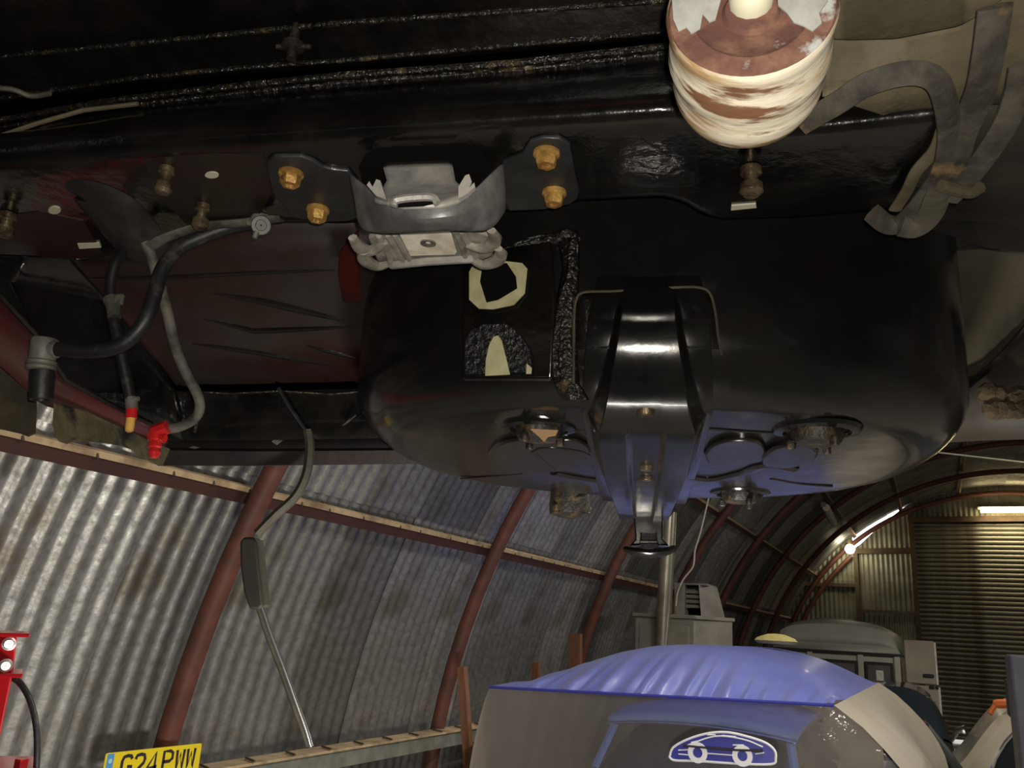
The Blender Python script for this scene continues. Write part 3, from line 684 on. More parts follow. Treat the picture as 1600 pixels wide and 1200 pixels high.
C1 = [(x_, y_ + 7) for x_, y_ in C0]; C2 = [(x_, y_ + 15) for x_, y_ in C0]
D = [(-120, 262), (0, 258), (200, 238), (400, 225), (530, 216), (700, 205), (900, 192), (1050, 181), (1080, 186), (1120, 200), (1230, 212), (1300, 206), (1400, 195), (1480, 185), (1720, 165)]
E_ = [(-120, 412), (0, 402), (130, 405), (170, 398), (240, 384), (300, 362), (380, 350), (420, 345), (545, 345), (790, 328), (905, 311), (1037, 305), (1070, 314), (1100, 334), (1128, 341), (1250, 337), (1364, 326), (1480, 318), (1720, 300)]
def sh(P, d): return [(x_, y_ + d) for x_, y_ in P]
b = MB(); b.grid([rowpts(top0, ('z', .60), xs), rowpts(A0, ('z', .60), xs), rowpts(A1, ('z', .588), xs), rowpts(A2, ('z', .575), xs), rowpts(sh(A2, 4), ('z', .572), xs), rowpts(sh(A2, 9), ('z', .585), xs), rowpts(B1, ('z', .592), xs)])
b.build('front_floor', M_floorblk, car, solid=.002)
xs = np.linspace(-120, 1492, 82)
DL = rowpts(D, ('z', .45), xs)
r_c2 = rowpts(C2, ('z', .535), xs)
b = MB(); b.grid([rowpts(B1, ('z', .60), xs), rowpts(C0, ('z', .545), xs), rowpts(sh(C0, 3), ('z', .538), xs), rowpts(C1, ('z', .540), xs), rowpts(sh(C1, 4), ('z', .550), xs), rowpts(C2, ('z', .535), xs),
    rowpts(sh(D, -40), ('z', .474), xs), rowpts(sh(D, -27), ('z', .4640), xs), rowpts(sh(D, -16), ('z', .4570), xs), rowpts(sh(D, -7), ('z', .4528), xs), rowpts(sh(D, 2), ('z', .4502), xs), rowpts(sh(D, 11), ('z', .4490), xs), rowpts(sh(D, 26), ('z', .4488), xs),
    rowpts(sh(E_, -10), ('z', .4495), xs), rowpts(sh(E_, -3), ('z', .4505), xs), rowpts(E_, ('z', .4535), xs), [p*np.array([1, 1.004, 1]) + [0, .004, .012] for p in rowpts(E_, ('z', .4535), xs)], [p + [0, .01, .12] for p in rowpts(E_, ('z', .4535), xs)]])
cross = b.build('crossmember', M_black, car, solid=.002, sharp=60)
b = MB(); b.tube(rowpts(sh(C0, 2), ('z', .537), xs), .0038, 8); b.build('seam_bead', M_seal, cross)  # beads along the seams, added to catch bright highlight lines
b = MB(); b.tube(rowpts(sh(C0, 13), ('z', .536), xs), .0028, 8); b.build('seam_bead', M_seal, cross)
b = MB(); b.tube(rowpts(sh(A2, 3), ('z', .571), xs), .003, 8); b.build('seam_bead', M_seal, cross)
b = MB(); b.tube(rowpts(sh(A1, 0), ('z', .588), xs), .003, 8); b.build('seam_bead', M_seal, cross)
# rear floor over the well
b = MB(); b.box((0, 1.15, .60), (1.64, .75, .02)); b.build('boot_floor', M_black, car)
# body shell above
b = MB(); b.box((0, -.2, .93), (1.62, 3.4, .60)); b.build('body_shell', M_redshell, car, bevel=.08)

# ---- spare wheel well
a_, b__, u0, v0, ne = .470, .440, .014, 1.402, 2.3
def sup(phi, ins, z):
    c_, s_ = math.cos(phi), math.sin(phi)
    return np.array([u0 + (a_-ins)*math.copysign(abs(c_)**(2/ne), c_), v0 + (b__-ins)*math.copysign(abs(s_)**(2/ne), s_), z])
PH = np.linspace(0, 2*PI, 97)[:-1]
fr = .085; ZB = .272
rings = [(0, .62), (0, .50), (0, .42), (0.001, ZB + fr + .02)] + [(fr*(1-math.cos(q)), ZB + fr*(1-math.sin(q))) for q in np.linspace(.1, PI/2, 9)] + [(.12, ZB - .001), (.2, ZB - .002), (.3, ZB - .002), (.36, ZB - .002)]
b = MB(); b.grid([[sup(p_, i_, z_) for p_ in PH] for i_, z_ in rings], 0, True, flip=True)
L_ = [sup(p_, .36, ZB - .002) for p_ in PH]; b.add(L_, [tuple(range(len(L_)))])
well = b.build('spare_wheel_well', M_well, car, sharp=60)
def wallv(u):      # front wall of the well
    q = max(0, 1 - abs((u-u0)/a_)**ne)**(1/ne); return v0 - b__*q
def onwall(px_, py_, d=0.0):
    v = 1.0
    for _ in range(6):
        p = cv(px_, py_, v); v = wallv(min(max(p[0], -.43), .44)) - d
    return cv(px_, py_, v)
def onbot(px_, py_, d=0.0): return cp(px_, py_, 'z', ZB - .002 - d)
def wallprism(poly, d, th, name, m, par, bevel=0.0, dense=None):
    P = [onwall(x_, y_, d + th) for x_, y_ in poly]; b = MB(); b.prism(P, (0, th, 0)); return b.build(name, m, par, bevel=bevel, sharp=30)
# flat pocket on its left front with bare patches
wallprism([(722, 400), (800, 385), (862, 376), (868, 470), (862, 592), (722, 592)], .004, .012, 'pocket_plate', M_black, well, .003)
wallprism([(727, 584), (727, 535), (735, 517), (755, 507), (790, 506), (812, 522), (828, 548), (831, 581)], .017, .002, 'rough_patch', M_rough, well)
wallprism([(758, 587), (759, 563), (764, 540), (771, 526), (778, 524), (784, 532), (790, 556), (797, 585)], .020, .0015, 'bare_patch', M_cream, well)
wallprism([(740, 412), (733, 425), (733, 468), (748, 482), (770, 483), (803, 476), (820, 458), (824, 420), (816, 411), (790, 408)], .017, .002, 'bare_patch', M_cream, well)
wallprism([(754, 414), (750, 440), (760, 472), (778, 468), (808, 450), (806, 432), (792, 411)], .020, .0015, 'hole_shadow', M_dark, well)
wallprism([(823, 568), (831, 575), (830, 584), (822, 584)], .019, .001, 'bare_patch', M_cream, well)
b = MB(); b.tube([onwall(x_, y_, .006) for x_, y_ in [(864, 385), (857, 430), (847, 480), (838, 530), (831, 575)]], .0045, 6); b.build('panel_ridge', M_black, well)
b = MB(); b.tube(crs([onwall(x_, y_, .006) for x_, y_ in [(778, 402), (830, 378), (862, 374), (885, 366), (898, 372), (894, 395), (893, 430), (880, 470), (872, 520), (868, 560), (872, 598)]], 5), .008, 8); b.build('seam_bead', M_seal, well)
rows = []
for px0, px1, py_ in [(872, 903, 372), (880, 905, 420), (872, 902, 460), (866, 902, 510), (864, 902, 560), (866, 905, 600), (880, 920, 625)]:
    rows.append([onwall(px0 + (px1-px0)*k/6, py_, .004 + .007*math.sin(PI*k/6)) for k in range(7)])
b = MB(); b.grid(rows); b.build('sealer_strip', M_seal, well, solid=.003)
b = MB(); b.tube(crs([onwall(x_, y_, .010) for x_, y_ in [(896, 600), (897, 500), (900, 470), (912, 457), (960, 455), (1060, 449), (1095, 450), (1110, 460), (1118, 490), (1122, 525), (1128, 555)]], 5), .0016, 6); b.build('flange_seam', M_mudblack, well)
rows = []
for py_, x0_, x1_ in [(459, 912, 1106), (475, 902, 1114), (520, 902, 1122), (545, 904, 1126)]:
    rows.append([onwall(x0_ + (x1_-x0_)*k/16, py_, .0035) for k in range(17)])
b = MB(); b.grid(rows); b.build('tow_flange', mat('pebbled_black_paint', (.009, .008, .007), rough=.2, bump=.35, bscale=70, coat=.3), well, solid=.003)
# raised oval pressings and grooves in its floor
def botcurve(pts, r, name, closed=False, d=0.0, flat=.45, m=None):
    P = [onbot(x_, y_, d) for x_, y_ in pts]; P = crs(P + (P[:1] if closed else []), 6)
    if closed: P = P[:-1]
    b = MB(); b.tube(P, r, 8, flat=flat, up=(0, 0, 1), closed=closed); return b.build(name, m or M_well, well)
def botplate(pts, h, name):
    P = crs([onbot(x_, y_, h) for x_, y_ in pts + pts[:1]], 5)[:-1]; b = MB(); b.prism(P, (0, 0, h + .004)); return b.build(name, M_well, well, bevel=.004, sharp=30)
botplate([(762, 712), (775, 698), (800, 690), (850, 688), (900, 690), (922, 704), (915, 720), (895, 735), (858, 738), (815, 738), (780, 728)], .008, 'pressed_oval')
botcurve([(833, 706), (850, 700), (900, 704), (920, 712)], .004, 'pressed_line', d=.008); botcurve([(833, 706), (848, 720), (866, 736)], .004, 'pressed_line', d=.008)
botplate([(1100, 712), (1112, 698), (1140, 690), (1185, 692), (1198, 712), (1190, 722), (1150, 728), (1110, 726)], .008, 'pressed_oval')
botplate([(1190, 716), (1210, 702), (1250, 697), (1278, 706), (1270, 722), (1235, 732), (1195, 730)], .011, 'pressed_oval')
botcurve([(1062, 742), (1110, 748), (1160, 738), (1195, 726), (1240, 732)], .014, 'pressed_line')
botcurve([(866, 738), (900, 745), (950, 752)], .012, 'pressed_line')
botcurve([(1080, 668), (1150, 673), (1210, 677)], .004, 'pressed_line'); botcurve([(1205, 748), (1250, 756), (1300, 760)], .004, 'pressed_line'); botcurve([(720, 748), (800, 742), (815, 740)], .003, 'pressed_line')
botcurve([(880, 672), (935, 673)], .004, 'pressed_line')
M_lug = mat('rusty_lug', (.014, .012, .010), (.07, .045, .022), 45, rough=.5, bump=.4, bscale=90, lo=.5, hi=.65)
M_ptape = mat('tan_torn_tape', (.40, .25, .13), rough=.7)
for i, (x_, y_, r_) in enumerate([(842, 668, .034), (1276, 672, .036), (890, 782, .046), (1156, 770, .036)]):
    c = onbot(x_, y_); b = MB(); b.lathe([(r_*1.6, 0.002), (r_*1.5, -.003), (r_*1.2, -.005), (r_*1.15, .0)], c, (0, 0, 1), 24)
    if i != 2: b.build('plug_dish', M_well, well)
    b = MB(); b.lathe([(r_*.95, 0.002), (r_*.9, -.012), (r_*.8, -.018), (r_*.4, -.020), (.001, -.020)], c, (0, 0, 1), 20)
    if i == 2:
        b = MB(); b.lathe([(r_*.9, .02), (r_*.95, -.012), (r_*.9, -.03), (r_*.5, -.036), (.001, -.036)], c, (0, 0, 1), 20); b.box(c + [.028, -.03, -.012], (.022, .02, .03))
    lg = b.build('captive_plug', M_lug, well)
    for k in range(3):
        q = k*2.1 + i; b = MB(); b.box(c + [r_*.9*math.cos(q), r_*.9*math.sin(q), -.020], (.012, .009, .014), rotm('Z', q)); b.build('lug', M_lug, lg, bevel=.003)
    if i == 0:
        b = MB(); b.prism([cv(828, 670, c[1]-.05), cv(872, 672, c[1]-.05), cv(868, 680, c[1]-.05), cv(856, 682, c[1]-.05), cv(850, 690, c[1]-.05), cv(842, 682, c[1]-.05)], (0, .003, 0)); b.build('torn_tape', M_ptape, lg)

# ---- tow bracket: channel down the well front, along its floor, ending in the towing eye
path = [(.960, .412, -.22), (.957, .385, .05), (.957, .368, .2)] + [(1.045 - .09*math.cos(q), .36 - .09*math.sin(q), .25 + .5*q/(PI/2)) for q in np.linspace(.0, PI/2, 9)] + [(1.15, .270, .85), (1.30, .269, 1), (1.50, .268, 1), (1.70, .268, 1), (1.80, .270, 1), (1.84, .278, .8)]
rows = []
for i, (v, z, s) in enumerate(path):
    pv = np.array(path[max(0, i-1)][:2]); nx = np.array(path[min(len(path)-1, i+1)][:2]); tv = nx - pv; tv /= np.linalg.norm(tv)
    nrm = np.array([tv[1], -tv[0]])          # pointing away from the well (towards -v / -z)
    w = (.52 + .48*max(s, 0))*(1 + .42*max(0, min(1, (s-.3)/.45))*max(0, min(1, (1.84-v)/.8))); h = .007 + .032*s; gr = .008*max(0, (s-.6)/.4)
    if i >= len(path) - 1: h *= .75
    prof = [(-.086*min(1, .75 + .25*s), .002), (-.058*w, .003), (-.047*w, h), (-.020*w, h), (-.015*w, h - gr), (.015*w, h - gr), (.020*w, h), (.047*w, h), (.058*w, .003), (.086*min(1, .75 + .25*s), .002)]
    rows.append([(.0105 + .006*(v - 1) + uu, v + nrm[0]*nn, z + nrm[1]*nn) for uu, nn in prof])
b = MB(); b.grid(rows); tow = b.build('tow_bracket', M_well, car, solid=.003, sharp=28, bevel=.0015)
for (x_, y_) in ((1009, 646), (1010, 731), (1010, 747)):
    c = cp(x_, y_, 'z', .2355); b = MB(); b.lathe([(.001, -.004), (.008, -.004), (.0095, -.002), (.010, .004)], c, (0, 0, 1), 12); b.build('slot_rim', M_stud, tow)
VE = 1.84
def ep(x_, y_, dv=0): return cv(x_, y_, VE + dv)
b = MB(); b.prism([ep(*p, -.03) for p in [(972, 770), (985, 796), (992, 806), (1046, 806), (1054, 796), (1060, 770)]], (0, .05, 0)); b.build('end_block', M_well, tow, bevel=.006)
b = MB(); b.prism([ep(*p, -.02) for p in [(989, 800), (1004, 800), (1003, 842), (1001, 852), (984, 852), (992, 842)]], (0, .03, 0)); b.prism([ep(*p, -.02) for p in [(1022, 800), (1037, 800), (1036, 842), (1046, 852), (1027, 852), (1024, 842)]], (0, .03, 0)); b.build('eye_leg', M_well, tow, bevel=.004)
b = MB(); b.prism([ep(*p, -.02) for p in [(1000, 802), (1026, 802), (1026, 832), (1000, 832)]], (0, .012, 0)); b.build('eye_web', M_well, tow)
b = MB(); b.tube([ep(977, 858, -.01), ep(990, 862, -.02), ep(1015, 865, -.02), ep(1040, 862, -.02), ep(1053, 857, -.01)], [.009, .012, .013, .012, .010], 10, up=(0, 0, 1), flat=.75); b.build('eye_lip', M_well, tow)
b = MB(); b.tube([ep(1000, 847, -.015), ep(1026, 847, -.015)], .005, 8); b.build('eye_pin', M_well, tow)

# ---- hanger bracket bolted under the crossmember
ZP = .444
def zp(x_, y_, z=ZP): return cp(x_, y_, 'z', z)
hang_l = [(416, 262), (418, 252), (428, 245), (470, 245), (490, 252), (505, 262), (520, 266), (545, 268), (558, 285), (562, 340), (545, 346), (500, 347), (455, 340), (425, 300)]
hang_r = [(785, 255), (800, 248), (815, 243), (828, 222), (850, 216), (875, 217), (890, 226), (905, 300), (902, 312), (890, 320), (850, 328), (795, 330), (780, 300)]
b = MB(); b.prism([zp(*p) for p in hang_l], (0, 0, .005)); hg = b.build('hanger_bracket', M_iron, car, bevel=.0015)
b = MB(); b.prism([zp(*p) for p in hang_r], (0, 0, .005)); b.build('right_ear', M_iron, hg, bevel=.0015)
# cup shaped cradle
rim = [(545, 268), (558, 280), (575, 292), (600, 309), (625, 318), (665, 320), (700, 318), (725, 308), (745, 292), (765, 272), (787, 252)]
mid_ = [(556, 318), (562, 322), (580, 332), (604, 338), (630, 341), (668, 342), (705, 338), (732, 332), (755, 325), (776, 312), (790, 296)]
low = [(560, 345), (563, 355), (570, 362), (600, 366), (630, 365), (668, 363), (705, 361), (735, 362), (760, 362), (776, 352), (790, 328)]
def rs(P, n=33):
    P = np.array(P, float); d = np.r_[0, np.cumsum(np.linalg.norm(np.diff(P, axis=0), axis=1))]; t_ = np.linspace(0, d[-1], n)
    return list(zip(np.interp(t_, d, P[:, 0]), np.interp(t_, d, P[:, 1])))
def rv(P, f): 
    n = len(P); return [cv(x_, y_, f(k/(n-1))) for k, (x_, y_) in enumerate(P)]
rim, mid_, low = rs(rim), rs(mid_), rs(low)
bow = lambda t_: math.sin(PI*t_)**.6
rA = rv(rim, lambda t_: .735 - .065*bow(t_)); rB = rv(mid_, lambda t_: .755 - .085*bow(t_)); rC = rv(low, lambda t_: .775 - .075*bow(t_))
rD = [p*.6 + q*.4 for p, q in zip(rA, rB)]
rB2 = [p*.5 + q*.5 + np.array([0, -.006*bow(k/32), 0]) for k, (p, q) in enumerate(zip(rB, rC))]
b = MB(); b.grid([rA, rD, rB, rB2, rC]); b.build('cradle_wall', mat('scuffed_cradle_metal', (.10, .10, .102), (.24, .24, .245), 18, rough=.42, metal=.3, bump=.06, bscale=60), hg, solid=.004, subsurf=1)
# dark plate painting the shade of the opening above the cradle and the bright tab standing in it
b = MB(); b.prism([zp(*p, .4475) for p in [(560, 262), (572, 240), (590, 232), (720, 224), (745, 232), (765, 252), (770, 290), (700, 330), (600, 325), (570, 300)]], (0, 0, .003)); b.build('opening', M_dark, hg)
tab = [(598, 262), (602, 258), (690, 253), (704, 254), (709, 262), (713, 290), (722, 306), (700, 318), (640, 322), (606, 318), (596, 300), (602, 290)]
rows = [rv(rs([(599, 261), (604, 257), (650, 255), (700, 253), (705, 256)], 17), lambda t_: .725), rv(rs([(600, 266), (640, 266), (700, 263), (708, 264)], 17), lambda t_: .717), rv(rs([(605, 285), (650, 290), (700, 287), (712, 285)], 17), lambda t_: .712),
        rv(rs([(592, 308), (630, 317), (690, 316), (728, 302)], 17), lambda t_: .695 - .02*math.sin(PI*t_)), rv(rs([(585, 314), (630, 324), (690, 322), (733, 310)], 17), lambda t_: .68 - .02*math.sin(PI*t_))]
b = MB(); b.grid(rows); b.build('upright_tab', M_bareiron, hg, solid=.004)
b = MB()
for side in ([(573, 289), (577, 283), (582, 292), (588, 280), (594, 282), (597, 292), (604, 312), (588, 306)], [(716, 292), (727, 274), (733, 272), (737, 284), (733, 294), (741, 285), (742, 292), (728, 304), (716, 310)]):
    b = MB(); b.prism([cv(x_, y_, .665) for x_, y_ in side], (0, .006, 0)); b.build('torn_edge', M_bareiron, hg)

b = MB(); b.tube(crs([cv(615, 322, .652), cv(622, 312, .652), cv(672, 308, .652), cv(684, 318, .652)], 5), .0035, 6); b.build('slot_lip', M_bareiron, hg)
b = MB(); b.prism([cv(x_, y_, .654) for x_, y_ in [(612, 316), (675, 311), (676, 316), (660, 320), (614, 322)]], (0, .003, 0)); b.build('slot', M_dark, hg)
# tray with the white plate
ZT = .392
tray = [(575, 372), (592, 364), (705, 358), (745, 362), (775, 372), (770, 400), (745, 412), (640, 418), (612, 421), (590, 412)]
b = MB(); b.prism([zp(*p, ZT) for p in tray], (0, 0, .006)); tr = b.build('tray', M_plastic, hg, bevel=.002)
b = MB(); b.prism([zp(*p, ZT - .002) for p in [(624, 366), (703, 360), (714, 394), (711, 398), (641, 400)]], (0, 0, .002)); b.build('white_plate', M_white, tr, bevel=.0005)
c = zp(669, 380, ZT - .0025); b = MB(); b.lathe([(.0085, 0.001), (.0085, -.001), (.006, -.0005), (.001, .001)], c, (0, 0, 1), 18); b.build('plate_hole', M_fit, tr)
for P in ([(592, 368), (606, 395), (612, 416)], [(606, 366), (622, 394), (632, 410)], [(617, 366), (632, 392), (640, 405)], [(712, 360), (722, 385), (728, 402)], [(722, 362), (735, 385), (744, 402)]):
    b = MB(); b.tube([zp(*p, ZT - .003) for p in P], .0035, 6); b.build('tray_rib', M_plastic, tr)
b = MB(); b.tube([zp(612, 414, ZT - .004), zp(668, 408, ZT - .006), zp(740, 404, ZT - .004)], .005, 8); b.build('tray_edge', M_bareiron, tr)
for P in ([(600, 378), (585, 390), (572, 392), (560, 384), (551, 371)], [(608, 412), (590, 416), (575, 410), (567, 400), (568, 394)], [(728, 382), (750, 388), (766, 384), (774, 372), (768, 360)], [(735, 404), (755, 414), (775, 408), (783, 396), (778, 388)]):
    b = MB(); b.tube(crs([zp(*p, ZT - .004 - .002*k) for k, p in enumerate(P)], 4), [.005 + .003*math.sin(PI*k/16) for k in range(17)], 8, flat=.7); b.build('corner_clip', M_plastic, tr)
# flange bolts
def flange_bolt(x_, y_, par, s=1.0, z=ZP, m=None):
    c = zp(x_, y_ - 6, z); b = MB(); R = .0125*s
    b.lathe([(R*1.05, 0), (R*1.05, -.003*s), (R*.80, -.005*s)], c, (0, 0, 1), 16)
    for sc, z0_, z1_ in ((.74, -.005*s, -.015*s),):
        n = 12; ring = lambda zz, k_: [c + [k_*R*(sc + .10*(j % 2))*math.cos(2*PI*j/n), k_*R*(sc + .10*(j % 2))*math.sin(2*PI*j/n), zz] for j in range(n)]
        b.grid([ring(z0_, 1.05), ring(z1_ + .002*s, 1), ring(z1_, .86), ring(z1_, .55), ring(z1_ + .003, .5)], 0, True); L_ = ring(z1_ + .003, .5); b.add(L_, [tuple(range(n))])
    o = b.build('bolt', m or M_bolt, par, sharp=35); return o
for x_, y_ in ((455, 276), (497, 332), (854, 244), (866, 306)): flange_bolt(x_, y_, hg, 1.0)
# studs and pale plugs
for x_, y_, r_ in ((262, 268, 1), (318, 326, 1), (14, 340, 1.15), (1173, 268, 1.25)):
    c = zp(x_, y_ - 8, .449); b = MB(); b.lathe([(.0065*r_, 0), (.0085*r_, -.002), (.0085*r_, -.008), (.0055*r_, -.009), (.0055*r_, -.018), (.009*r_, -.020), (.0095*r_, -.028), (.006*r_, -.032), (.001, -.032)], c, (0, 0, 1), 12)
    st = b.build('stud', M_stud, car, sharp=35)
for P in ([(x0_ + 11*math.cos(q), y0_ + 5*math.sin(q)) for x0_, y0_ in ((331, 274),) for q in np.linspace(0, 2*PI, 14)[:-1]], [(85 + 10*math.cos(q), 329 + 6*math.sin(q)) for q in np.linspace(0, 2*PI, 12)[:-1]],
          [(121, 381), (155, 380), (158, 387), (124, 389)], [(1143, 322), (1181, 319), (1182, 325), (1142, 329)]):
    b = MB(); b.prism([zp(*p, .4465) for p in P], (0, 0, .003)); b.build('pale_plug', M_ral, car)
# rounded swelling left of the bracket
b = MB(); P = crs([zp(110, 276, .462), zp(150, 290, .458), zp(185, 325, .455), zp(215, 375, .452), zp(225, 400, .47)], 6); b.tube(P, [.02 + .022*math.sin(PI*min(1, .15 + k/len(P)*.8)) for k in range(len(P))], 14, flat=.5, up=(0, 0, 1)); b.build('tunnel_swelling', mat('worn_black_paint', (.014, .013, .012), (.05, .045, .04), 6, rough=.42, bump=.15, bscale=60), car)
# dark red mounting flange plates at left
P = [(-60, 345), (60, 330), (130, 345), (160, 395), (130, 404), (0, 402), (-60, 408)]
b = MB(); b.prism([zp(*p, .4475) for p in P], (0, 0, .002)); b.build('flange_plate', M_redbrown, car)
P = [(225, 248), (330, 240), (410, 240), (425, 300), (400, 345), (300, 360), (262, 320)]
b = MB(); b.prism([zp(*p, .4475) for p in P], (0, 0, .002)); b.build('flange_plate', M_redbrown, car)
# loose seam strip at far left and spring clip on the floor
b = MB(); b.tube([cp(-30, 222, 'z', .50), cp(60, 192, 'z', .505), cp(130, 172, 'z', .515), cp(215, 162, 'z', .52)], .0025, 6); b.build('seam_strip', M_mudgrey, car)
b = MB(); b.tube(crs([cp(-20, 136, 'z', .56), cp(20, 140, 'z', .56), cp(48, 150, 'z', .56), cp(78, 146, 'z', .56)], 4), .003, 6); b.build('seam_strip', M_hosegrey, car)
c = cp(459, 64, 'z', .572); b = MB(); b.lathe([(.004, .02), (.006, .0), (.012, -.004), (.012, -.008), (.005, -.010), (.005, -.022), (.001, -.022)], c, (0, 0, 1), 10); b.tube([c + [-.018, 0, -.006], c + [.02, 0, -.008]], .003, 6); b.build('spring_clip', M_lug, car)

# ---- rusty round mount at top
c0 = cv(1174, 8, .455)
axis = np.array([.09, 1, -.03]); axis /= np.linalg.norm(axis)
R0 = .0520
b = MB(); b.lathe([(R0*.98, .001), (R0, .004), (R0*.985, .012), (R0*.955, .020), (R0*.985, .030), (R0*1.01, .040), (R0*.99, .048), (R0*.955, .054), (R0*.975, .064), (R0*.96, .074), (R0*.90, .084), (R0*.78, .091), (R0*.6, .094), (.001, .094)], c0, axis, 48)
mt = b.build('axle_mount', M_flake, car, sharp=60)
b = MB(); b.lathe([(.001, .003), (R0*.30, .003), (R0*.34, .006), (R0*.62, .005), (R0*.70, .002), (R0*.95, .003), (R0*.985, .006)], c0, axis, 48); b.build('rust_disc', M_rustface, mt)
b = MB(); b.lathe([(.001, -.012), (.006, -.0115), (.011, -.008), (.0135, -.002), (.0135, .006)], c0 + [0, 0, .0055], axis, 14); b.build('centre_bolt', M_ral, mt)
M_greyp = mat('grey_paint_patch', (.36, .37, .355), (.27, .27, .25), 60, rough=.7)
def ondisc(x_, y_, d):
    r_ = cr(x_, y_); return r_*np.dot(c0 + axis*(.0015 - d), axis)/np.dot(r_, axis)
for P in ([(1048, -30), (1052, 30), (1060, 48), (1072, 42), (1080, 52), (1094, 44), (1098, 22), (1108, 34), (1118, 30), (1124, 8), (1132, -20), (1130, -40)], [(1212, -30), (1216, 8), (1230, 20), (1240, 34), (1256, 40), (1270, 48), (1284, 36), (1280, 20), (1294, 0), (1292, -40)]):
    b = MB(); b.prism([ondisc(x_, y_, .001) for x_, y_ in P], axis*.0012); b.build('paint_patch', M_greyp, mt, sharp=30)
b = MB(); b.tube([c0 + axis*.06 + [0, 0, .03], c0 + axis*.05 + [.0, -.01, .22]], .03, 12); b.build('mount_arm', M_mudgrey, mt)

# ---- dirty panel and looped straps at right
xr_ = np.linspace(1285, 1760, 40)
W0 = [(1285, -200), (1760, -260)]; W1 = [(1285, 58), (1330, 60), (1400, 58), (1450, 48), (1500, 38), (1540, 15), (1575, -10), (1760, -120)]
W2 = sh(W1, 5); W3 = [(1285, 128), (1400, 116), (1480, 114), (1600, 100), (1760, 85)]; W4 = [(1285, 150), (1400, 185), (1440, 178), (1480, 165), (1600, 160), (1760, 150)]
b = MB(); b.grid([rowpts(W0, ('z', .51), xr_), rowpts(W1, ('z', .495), xr_), rowpts(sh(W1, 2), ('z', .503), xr_), rowpts(W2, ('z', .492), xr_), rowpts(sh(W2, 4), ('z', .490), xr_), rowpts(W3, ('z', .475), xr_), rowpts(sh(W3, 10), ('z', .468), xr_), rowpts(W4, ('z', .458), xr_)])
b.build('sill_panel', M_mudgrey, car, solid=.002)
def strap(pts, w, fl, name='strap', m=None, n=8):
    P = crs([cp(p[0], p[1], 'z', p[2]) for p in pts], 6); b = MB(); b.tube(P, w, n, flat=fl, up=(0, .78, .6)); return b.build(name, m or M_strap, car)
strap([(1250, 195, .440), (1310, 160, .441), (1350, 134, .446), (1400, 117, .448), (1440, 115, .448), (1466, 130, .444), (1479, 170, .436), (1482, 220, .430), (1470, 270, .425), (1440, 315, .42), (1408, 348, .418), (1385, 350, .418), (1362, 332, .42)], .0105, .28)
strap([(1555, 10, .47), (1545, 80, .455), (1532, 140, .445), (1505, 205, .435), (1490, 255, .428), (1468, 300, .42), (1452, 335, .415), (1430, 352, .412), (1408, 350, .412)], .0135, .28)
strap([(1598, 100, .455), (1590, 140, .448), (1575, 185, .44), (1545, 235, .432), (1510, 280, .425), (1480, 310, .42)], .0115, .35)
strap([(1470, 290, .415), (1500, 298, .415), (1518, 300, .415), (1532, 292, .415)], .006, 1.0, 'strap_buckle', M_mudblack)
strap([(1474, 200, .442), (1460, 235, .441), (1432, 268, .440), (1416, 300, .439), (1398, 328, .438)], .0065, .35, 'stay_plate', M_mudgrey)
# right wheel arch panels
def loft(name, rows, m, n=14, par=None, solid=.003, **k):
    b = MB(); b.grid([[cv(*q) for q in np.stack([np.interp(np.linspace(0, 1, n), np.linspace(0, 1, len(r)), [p[i] for p in r]) for i in range(3)], 1)] for r in rows]); return b.build(name, m, par or car, solid=solid, **k)
M_dgrey = mat('dark_dusty_liner', (.012, .011, .010), (.030, .025, .018), 8, rough=.6, bump=.2, bscale=40)
b = MB(); b.grid([[cp(*q) for q in r] for r in [[(1486, 150, 'z', .478), (1560, 140, 'z', .478), (1660, 130, 'z', .478), (1760, 120, 'z', .478)], [(1486, 230, 'z', .470), (1560, 225, 'z', .470), (1660, 215, 'z', .468), (1760, 210, 'z', .466)], [(1486, 300, 'z', .475), (1560, 300, 'z', .472), (1660, 300, 'z', .47), (1760, 300, 'z', .468)], [(1440, 352, 'z', .50), (1540, 385, 'z', .49), (1660, 400, 'z', .48), (1760, 420, 'z', .47)]]]); b.build('arch_liner', M_dgrey, car, solid=.003)
loft('arch_panel', [[(1425, 340, 1.22), (1560, 330, 1.2), (1760, 330, 1.15)], [(1440, 450, 1.36), (1570, 440, 1.34), (1760, 430, 1.3)], [(1460, 600, 1.55), (1540, 580, 1.53), (1620, 500, 1.5), (1760, 400, 1.4)]], mat('brown_grey_liner', (.035, .029, .018), (.06, .05, .03), 6, rough=.7, bump=.2, bscale=30))
b = MB(); b.tube(crs([cv(1500, 612, 1.5), cv(1530, 588, 1.49), (cv(1570, 550, 1.47)), cv(1605, 510, 1.45), cv(1650, 460, 1.4)], 5), .006, 8); b.build('arch_lip', M_black, car)
loft('rear_quarter', [[(1470, 620, 1.52), (1530, 592, 1.5), (1605, 515, 1.46), (1760, 400, 1.4)], [(1470, 660, 1.54), (1540, 640, 1.52), (1620, 620, 1.48), (1760, 600, 1.42)], [(1465, 692, 1.56), (1540, 688, 1.54), (1620, 686, 1.5), (1760, 680, 1.44)]], mat('dark_slate_body', (.014, .014, .015), (.03, .022, .014), 7, rough=.6))
b = MB(); 
for k in range(9):
    q = random.random(); c = cv(1540 + 65*random.random(), 610 + 50*random.random(), 1.47); b.lathe([(.001, -.016), (.014, -.010), (.019, 0), (.012, .012), (.001, .014)], c, (random.random()-.5, -1, random.random()-.5), 7)
b.build('mud_clump', mat('brown_mud', (.035, .024, .012), (.07, .048, .024), 20, rough=.9, bump=.5), car)

